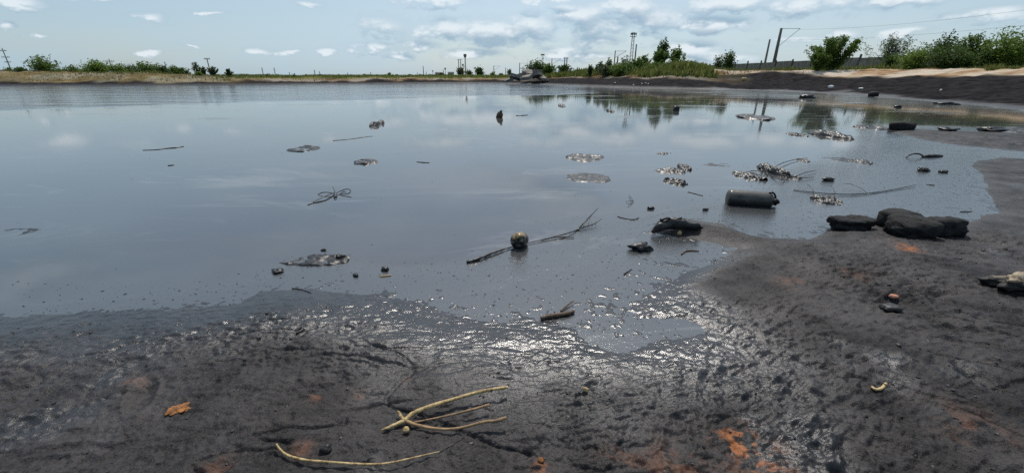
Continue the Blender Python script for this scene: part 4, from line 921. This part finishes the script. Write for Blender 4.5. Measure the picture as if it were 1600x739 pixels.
stick('twig', [(912, 354), (918, 345), (926, 335)], [1, .8, .5], '', parent=b, lift=[2, 6, 11])
for i in range(6):
    a = random.Random(i); u = 908 + i * 4.5; stick('twig', [(u, 356 - i), (u + a.uniform(-3, 3), 351 - i * 1.2), (u + a.uniform(-5, 5), 346 - i * 1.2)], [.7, .6, .4], '', parent=b, lift=[1.5, 3, 5])
b = empty('tangled_twigs', (*G(520, 305), 0)); tag(b, 'looping tangle of thin black twigs floating left of the picture middle', 'twigs')
for i, (pts, lf) in enumerate([([(481, 320), (490, 317), (505, 314), (515, 309), (523, 304)], None), ([(489, 316), (500, 310), (512, 305), (523, 301)], [.6, 2, 3, 2]), ([(497, 304), (504, 301), (514, 301), (523, 303)], [.6, 3, 3, 2]),
        ([(520, 292), (523, 298), (526, 303), (522, 309)], [8, 5, 2, 1]), ([(525, 302), (534, 298), (543, 295.5), (548, 298.5), (543, 303), (530, 303.5)], [1, 4, 6, 5, 2, .6]), ([(522, 300), (521, 304), (524, 308), (527, 304)], [1, 3, 2, 1]), ([(532, 303), (537, 300), (541, 301)], [1, 3, 3])]):
    stick('twig', pts, [.9, 1.1, 1.1, .8], '', parent=b, lift=lf, seed=i)
b = empty('twig_mass', (*G(1206, 272), 0)); tag(b, 'mass of crossing dark twigs in the oil above the canister', 'twigs')
for i, pts in enumerate([[(1173, 267), (1190, 267), (1206, 268)], [(1206, 265), (1220, 256), (1240, 250), (1262, 247)], [(1212, 270), (1224, 274), (1250, 278), (1272, 277)], [(1205, 275), (1222, 281), (1228, 276)], [(1243, 276), (1258, 270), (1276, 266)], [(1200, 274), (1196, 262), (1200, 254)], [(1215, 262), (1226, 268), (1238, 275)]]):
    stick('twig', pts, [1, 1, .6], '', parent=b, lift=[1.5, 4, 3, 2], seed=i + 20)
b = empty('thin_branch', (*G(1340, 303), 0)); tag(b, 'long thin bare branch curving through the right shallows', 'branch')
stick('limb', [(1240, 297), (1265, 300), (1300, 303), (1340, 303.5), (1380, 299), (1412, 293), (1431, 289)], [.7, .9, 1.1, 1.3, 1.1, 1.1, .8], '', parent=b, lift=[.6, 1, 1.5, 1.5, 1, 1.5, 2])
stick('twig', [(1355, 302), (1345, 294), (1330, 288), (1318, 287)], [.8, .7, .6, .4], '', parent=b, lift=[1.4, 3, 5, 6])
stick('twig', [(1305, 303), (1302, 294), (1298, 289)], [.8, .6, .4], '', parent=b, lift=[1.5, 4, 7])
stick('twig', [(1272, 300), (1268, 293), (1262, 288)], [.7, .6, .4], '', parent=b, lift=[1, 4, 7])
for (pts, rp, lab) in [([(223, 235), (245, 234), (262, 232), (275, 231), (287, 229)], [.6, .9, 1.3, 1.5, 1], 'thin dark stick floating on the left oil'), ([(520, 220), (545, 218), (565, 215), (582, 213)], [.5, .7, .7, .5], 'straight hair-thin stick floating left of the picture middle'),
        ([(651, 253), (661, 254), (671, 254.5)], [.6, 1.2, .7], 'short dark splinter floating right of the thin dark raft'), ([(806, 181), (815, 181), (824, 180)], [1, 1.2, 1], 'short black stick floating right of the far bottle'), ([(1075, 300), (1087, 303), (1098, 306)], [.8, 1.3, .8], 'dark splinter floating left of the canister'),
        ([(965, 338), (975, 341), (990, 343), (998, 340)], [1, 1.2, 1.2, .8], 'curved grey twig floating left of the glove-like lump'), ([(262, 259), (267, 258.5), (272, 258)], [1, 1.4, .8], 'short dark splinter under the thin dark stick on the left oil'), ([(456, 450), (470, 452), (486, 457)], [1, 1, .8], 'bluish thin twig at the left mud edge'),
        ([(593, 431.5), (601, 431), (611, 430)], [1, 1.2, .8], 'tiny pale straw at the oil edge under the black pebble'), ([(1448, 288), (1454, 289), (1461, 289.5)], [1, 1.2, .7], 'short dark splinter at the tip of the long thin branch'), ([(1500, 331), (1510, 331), (1519, 330)], [.8, 1.3, .8], 'short dark splinter in the shallows behind the three-block cluster')]:
    stick('floating_stick', pts, rp, lab, 'stick', 'tan' if 'pale straw' in lab else 'twig', lift=[.4] * len(pts))
b = empty('floating_sprig', (*G(985, 314), 0)); tag(b, 'little three-pronged sprig standing in the oil right of the rafts', 'twig')
for pts in ([(978, 315), (984, 314.5), (990, 314)], [(990, 314), (986, 309), (983, 305)], [(990, 314), (986, 317), (981, 321)]): stick('twig', pts, [.5, .7, .6], '', parent=b, lift=[1, 2, 1.5])

# ------------------------------------------------------------------ canister, bottles, hose, glove-like lump
def place(o, u, v, z): x, y = G(u, v, z); o.location = (x, y, z)
c = empty('canister', (0, 0, 0)); place(c, 1173, 312, .07); c.rotation_euler = (0, .02, R(-14)); tag(c, 'large black oil-coated plastic canister lying half sunk in the oil', 'canister')
L = .29
prof = [(.02, -L), (.085, -L), (.108, -L * .96), (.116, -L * .88), (.113, -L * .8), (.117, -L * .7), (.118, 0), (.117, L * .45), (.118, L * .62), (.113, L * .72), (.095, L * .82), (.062, L * .9), (.03, L * .94)]
def xaxis(V): return [(z, x, y) for (x, y, z) in V]
V, F = lathe(prof, 28); link_mesh('body', xaxis(V), F, M['can'], c, True)
V, F = lathe([(.03, L * .9), (.032, L * 1.0), (.034, L * 1.0), (.034, L * 1.07), (.02, L * 1.08)], 16); link_mesh('neck', [(a, b_ , d_ - .02) for a, b_, d_ in xaxis(V)], F, M['tar'], c, True)
V, F = tube(smooth_path([(L * .62, -.02, .10), (L * .74, -.03, .125), (L * .88, -.03, .10), (L * .96, -.03, .045)], 4), .013, 8); link_mesh('handle', V, F, M['tar'], c, True)
V, F = tube(smooth_path([(L * .8, -.08, .02), (L * .95, -.075, .035), (L * 1.06, -.06, .0)], 4), [.024] * 9, 8); link_mesh('spout', V, F, M['tar'], c, True)
c = empty('bottle', (0, 0, 0)); place(c, 812, 375, .065); c.rotation_euler = (R(-12), 0, R(-22)); tag(c, 'oil-smeared plastic bottle with its pale moulded base facing the camera', 'bottle')
V, F = [], []; n = 40; prof = [(.004, .012), (.016, .012), (.024, .004), (.040, .0), (.058, .006), (.072, .020), (.079, .045), (.080, .07), (.076, .08), (.080, .09), (.080, .13), (.072, .17), (.045, .20), (.02, .215)]
for i, (r, t) in enumerate(prof):
    for k in range(n):
        a = 2 * math.pi * k / n; lobe = .024 * (.5 - .5 * math.cos(5 * a)) * (1 if 2 <= i <= 5 else .4 if i == 1 else 0)
        V.append((r * math.cos(a), t + lobe - .1, r * math.sin(a)))
for i in range(len(prof) - 1):
    for k in range(n): k2 = (k + 1) % n; F.append([i * n + k, (i + 1) * n + k, (i + 1) * n + k2, i * n + k2])
F.append(list(range(n))); link_mesh('body', V, F, M['jug'], c, True)
V, F = lathe([(.02, .20), (.021, .235), (.026, .235), (.026, .26), (.01, .262)], 16); link_mesh('neck', [(x, z - .1, y) for x, y, z in V], [q[::-1] for q in F], M['tar'], c, True)
c = empty('bottle', (0, 0, 0)); place(c, 781, 180, .10); c.rotation_euler = (R(35), 0, R(30)); tag(c, 'far small brown-topped bottle bobbing in the oil above the picture middle', 'bottle')
V, F = lathe([(.05, -.3), (.12, -.28), (.13, -.2), (.13, .02), (.10, .1), (.05, .14), (.04, .2), (.02, .21)], 18); link_mesh('body', V, F, M['wood'], c, True)
V, F = lathe([(.048, .17), (.05, .23), (.02, .235)], 14); link_mesh('cap', V, F, M['tar'], c, True)
hz = empty('hose_loop', (*G(1445, 244), 0)); tag(hz, 'bent tarred hose loop with a flat end in the right shallows', 'hose')
stick('hose', [(1416, 246), (1420, 243), (1428, 240.5), (1437, 241), (1442, 244), (1446, 246)], [1.2, 1.6, 1.8, 1.8, 1.6, 1.4], '', mat_='rubber', parent=hz, lift=[.5, 4, 8, 7, 3, 1])
stick('flat_end', [(1440, 244.5), (1450, 244), (1462, 243.5), (1472, 244)], [2.0, 3.4, 3.6, 2.4], '', mat_='rubber', parent=hz, lift=[1, 2.5, 2.5, 1])
# glove-like lump
gl = empty('tarred_lump', GT(1048, 358)); tag(gl, 'oil-soaked glove-like lump with two stubby tips at the point of the mud tongue', 'lump')
def at(u, v, l=0): z = max(gl.location.z, 0) + l; x, y = G(u, v, z); return Vector((x, y, z)) - gl.location
path = smooth_path([at(1019, 363, .01), at(1028, 356, .05), at(1040, 350, .075), at(1055, 349.5, .08), at(1070, 351, .075), at(1086, 353.5, .065), at(1099, 355, .05)], 5)
rad = lerp_r([.02, .05, .068, .064, .052, .036, .014], len(path)); V, F = tube(path, rad, 18)
V = [v_ * 1 + Vector((0, 0, 0)) + Vector(v_).normalized() * (.03 * mnoise.noise(Vector(v_) * 11) + .014 * mnoise.noise(Vector(v_) * 34)) for v_ in V]; link_mesh('body', V, F, M['rubber'], gl, True)
for pts, r0 in (([(1052, 345, .12), (1058, 343, .135), (1065, 340, .15)], .017), ([(1056, 347, .115), (1063, 344.5, .125), (1070, 342, .13)], .016), ([(1032, 344, .13), (1040, 341.5, .145), (1047, 340.5, .15)], .015)):
    V, F = tube(smooth_path([at(*p) for p in pts], 4), lerp_r([r0 * 1.3, r0, r0 * .5], 9), 8); link_mesh('tip', V, F, M['rubber'], gl, True)

# ------------------------------------------------------------------ crumbs and specks nobody could count
def crumbs(name, label, x, y, z, size, m_, seed, squash=.6):
    rng = np.random.default_rng(seed); V0 = np.array([[*v] for v in ICO[1][0]]); F0 = np.array(ICO[1][1]); n, k = len(x), len(V0)
    sc_ = rng.uniform(.5, 1.4, (n, 1, 3)) * size[:, None, None] * np.array([1, 1, squash]); jit = 1 + rng.normal(0, .22, (n, k, 1)); a = rng.uniform(0, 6.28, n)
    V = V0[None] * jit * sc_; X = V[..., 0] * np.cos(a)[:, None] - V[..., 1] * np.sin(a)[:, None]; Y = V[..., 0] * np.sin(a)[:, None] + V[..., 1] * np.cos(a)[:, None]
    V = np.stack([X + x[:, None], Y + y[:, None], V[..., 2] + z[:, None]], -1).reshape(-1, 3); F = (F0[None] + (np.arange(n) * k)[:, None, None]).reshape(-1, 3)
    o = link_mesh(name, V.tolist(), F.tolist(), M[m_]); o['kind'] = 'stuff'; o['label'] = label; o['category'] = 'crumbs'
rng = np.random.default_rng(77)
r_ = 1.0 + 7.5 * rng.random(15000) ** 1.3; a_ = rng.uniform(-1.05, 1.05, 15000); x, y = np.sin(a_) * r_, np.cos(a_) * r_; z = terrain(x, y)
k = (z > .012) & (fbm(x, y, .5, 3, 7) + rng.normal(0, .35, 15000) > .05)
crumbs('mud_crumbs', 'scattered dark mud crumbs on the foreground mud', x[k], y[k], z[k] + .001, (.0022 + .008 * rng.random(k.sum()) ** 5) * (.6 + .3 * r_[k] / 2), 'clod', 3)
r_ = 2.4 + 10 * rng.random(26000) ** 1.2; a_ = rng.uniform(-.95, .95, 26000); x, y = np.sin(a_) * r_, np.cos(a_) * r_; z = terrain(x, y)
k = (z < .006) & (rng.random(26000) < np.where(z > -.032, .55, .012))
crumbs('floating_specks', 'black specks floating on the oil film', x[k], y[k], np.zeros(k.sum()) + .001, .002 + .008 * rng.random(k.sum()) ** 5, 'tar', 4, .35)
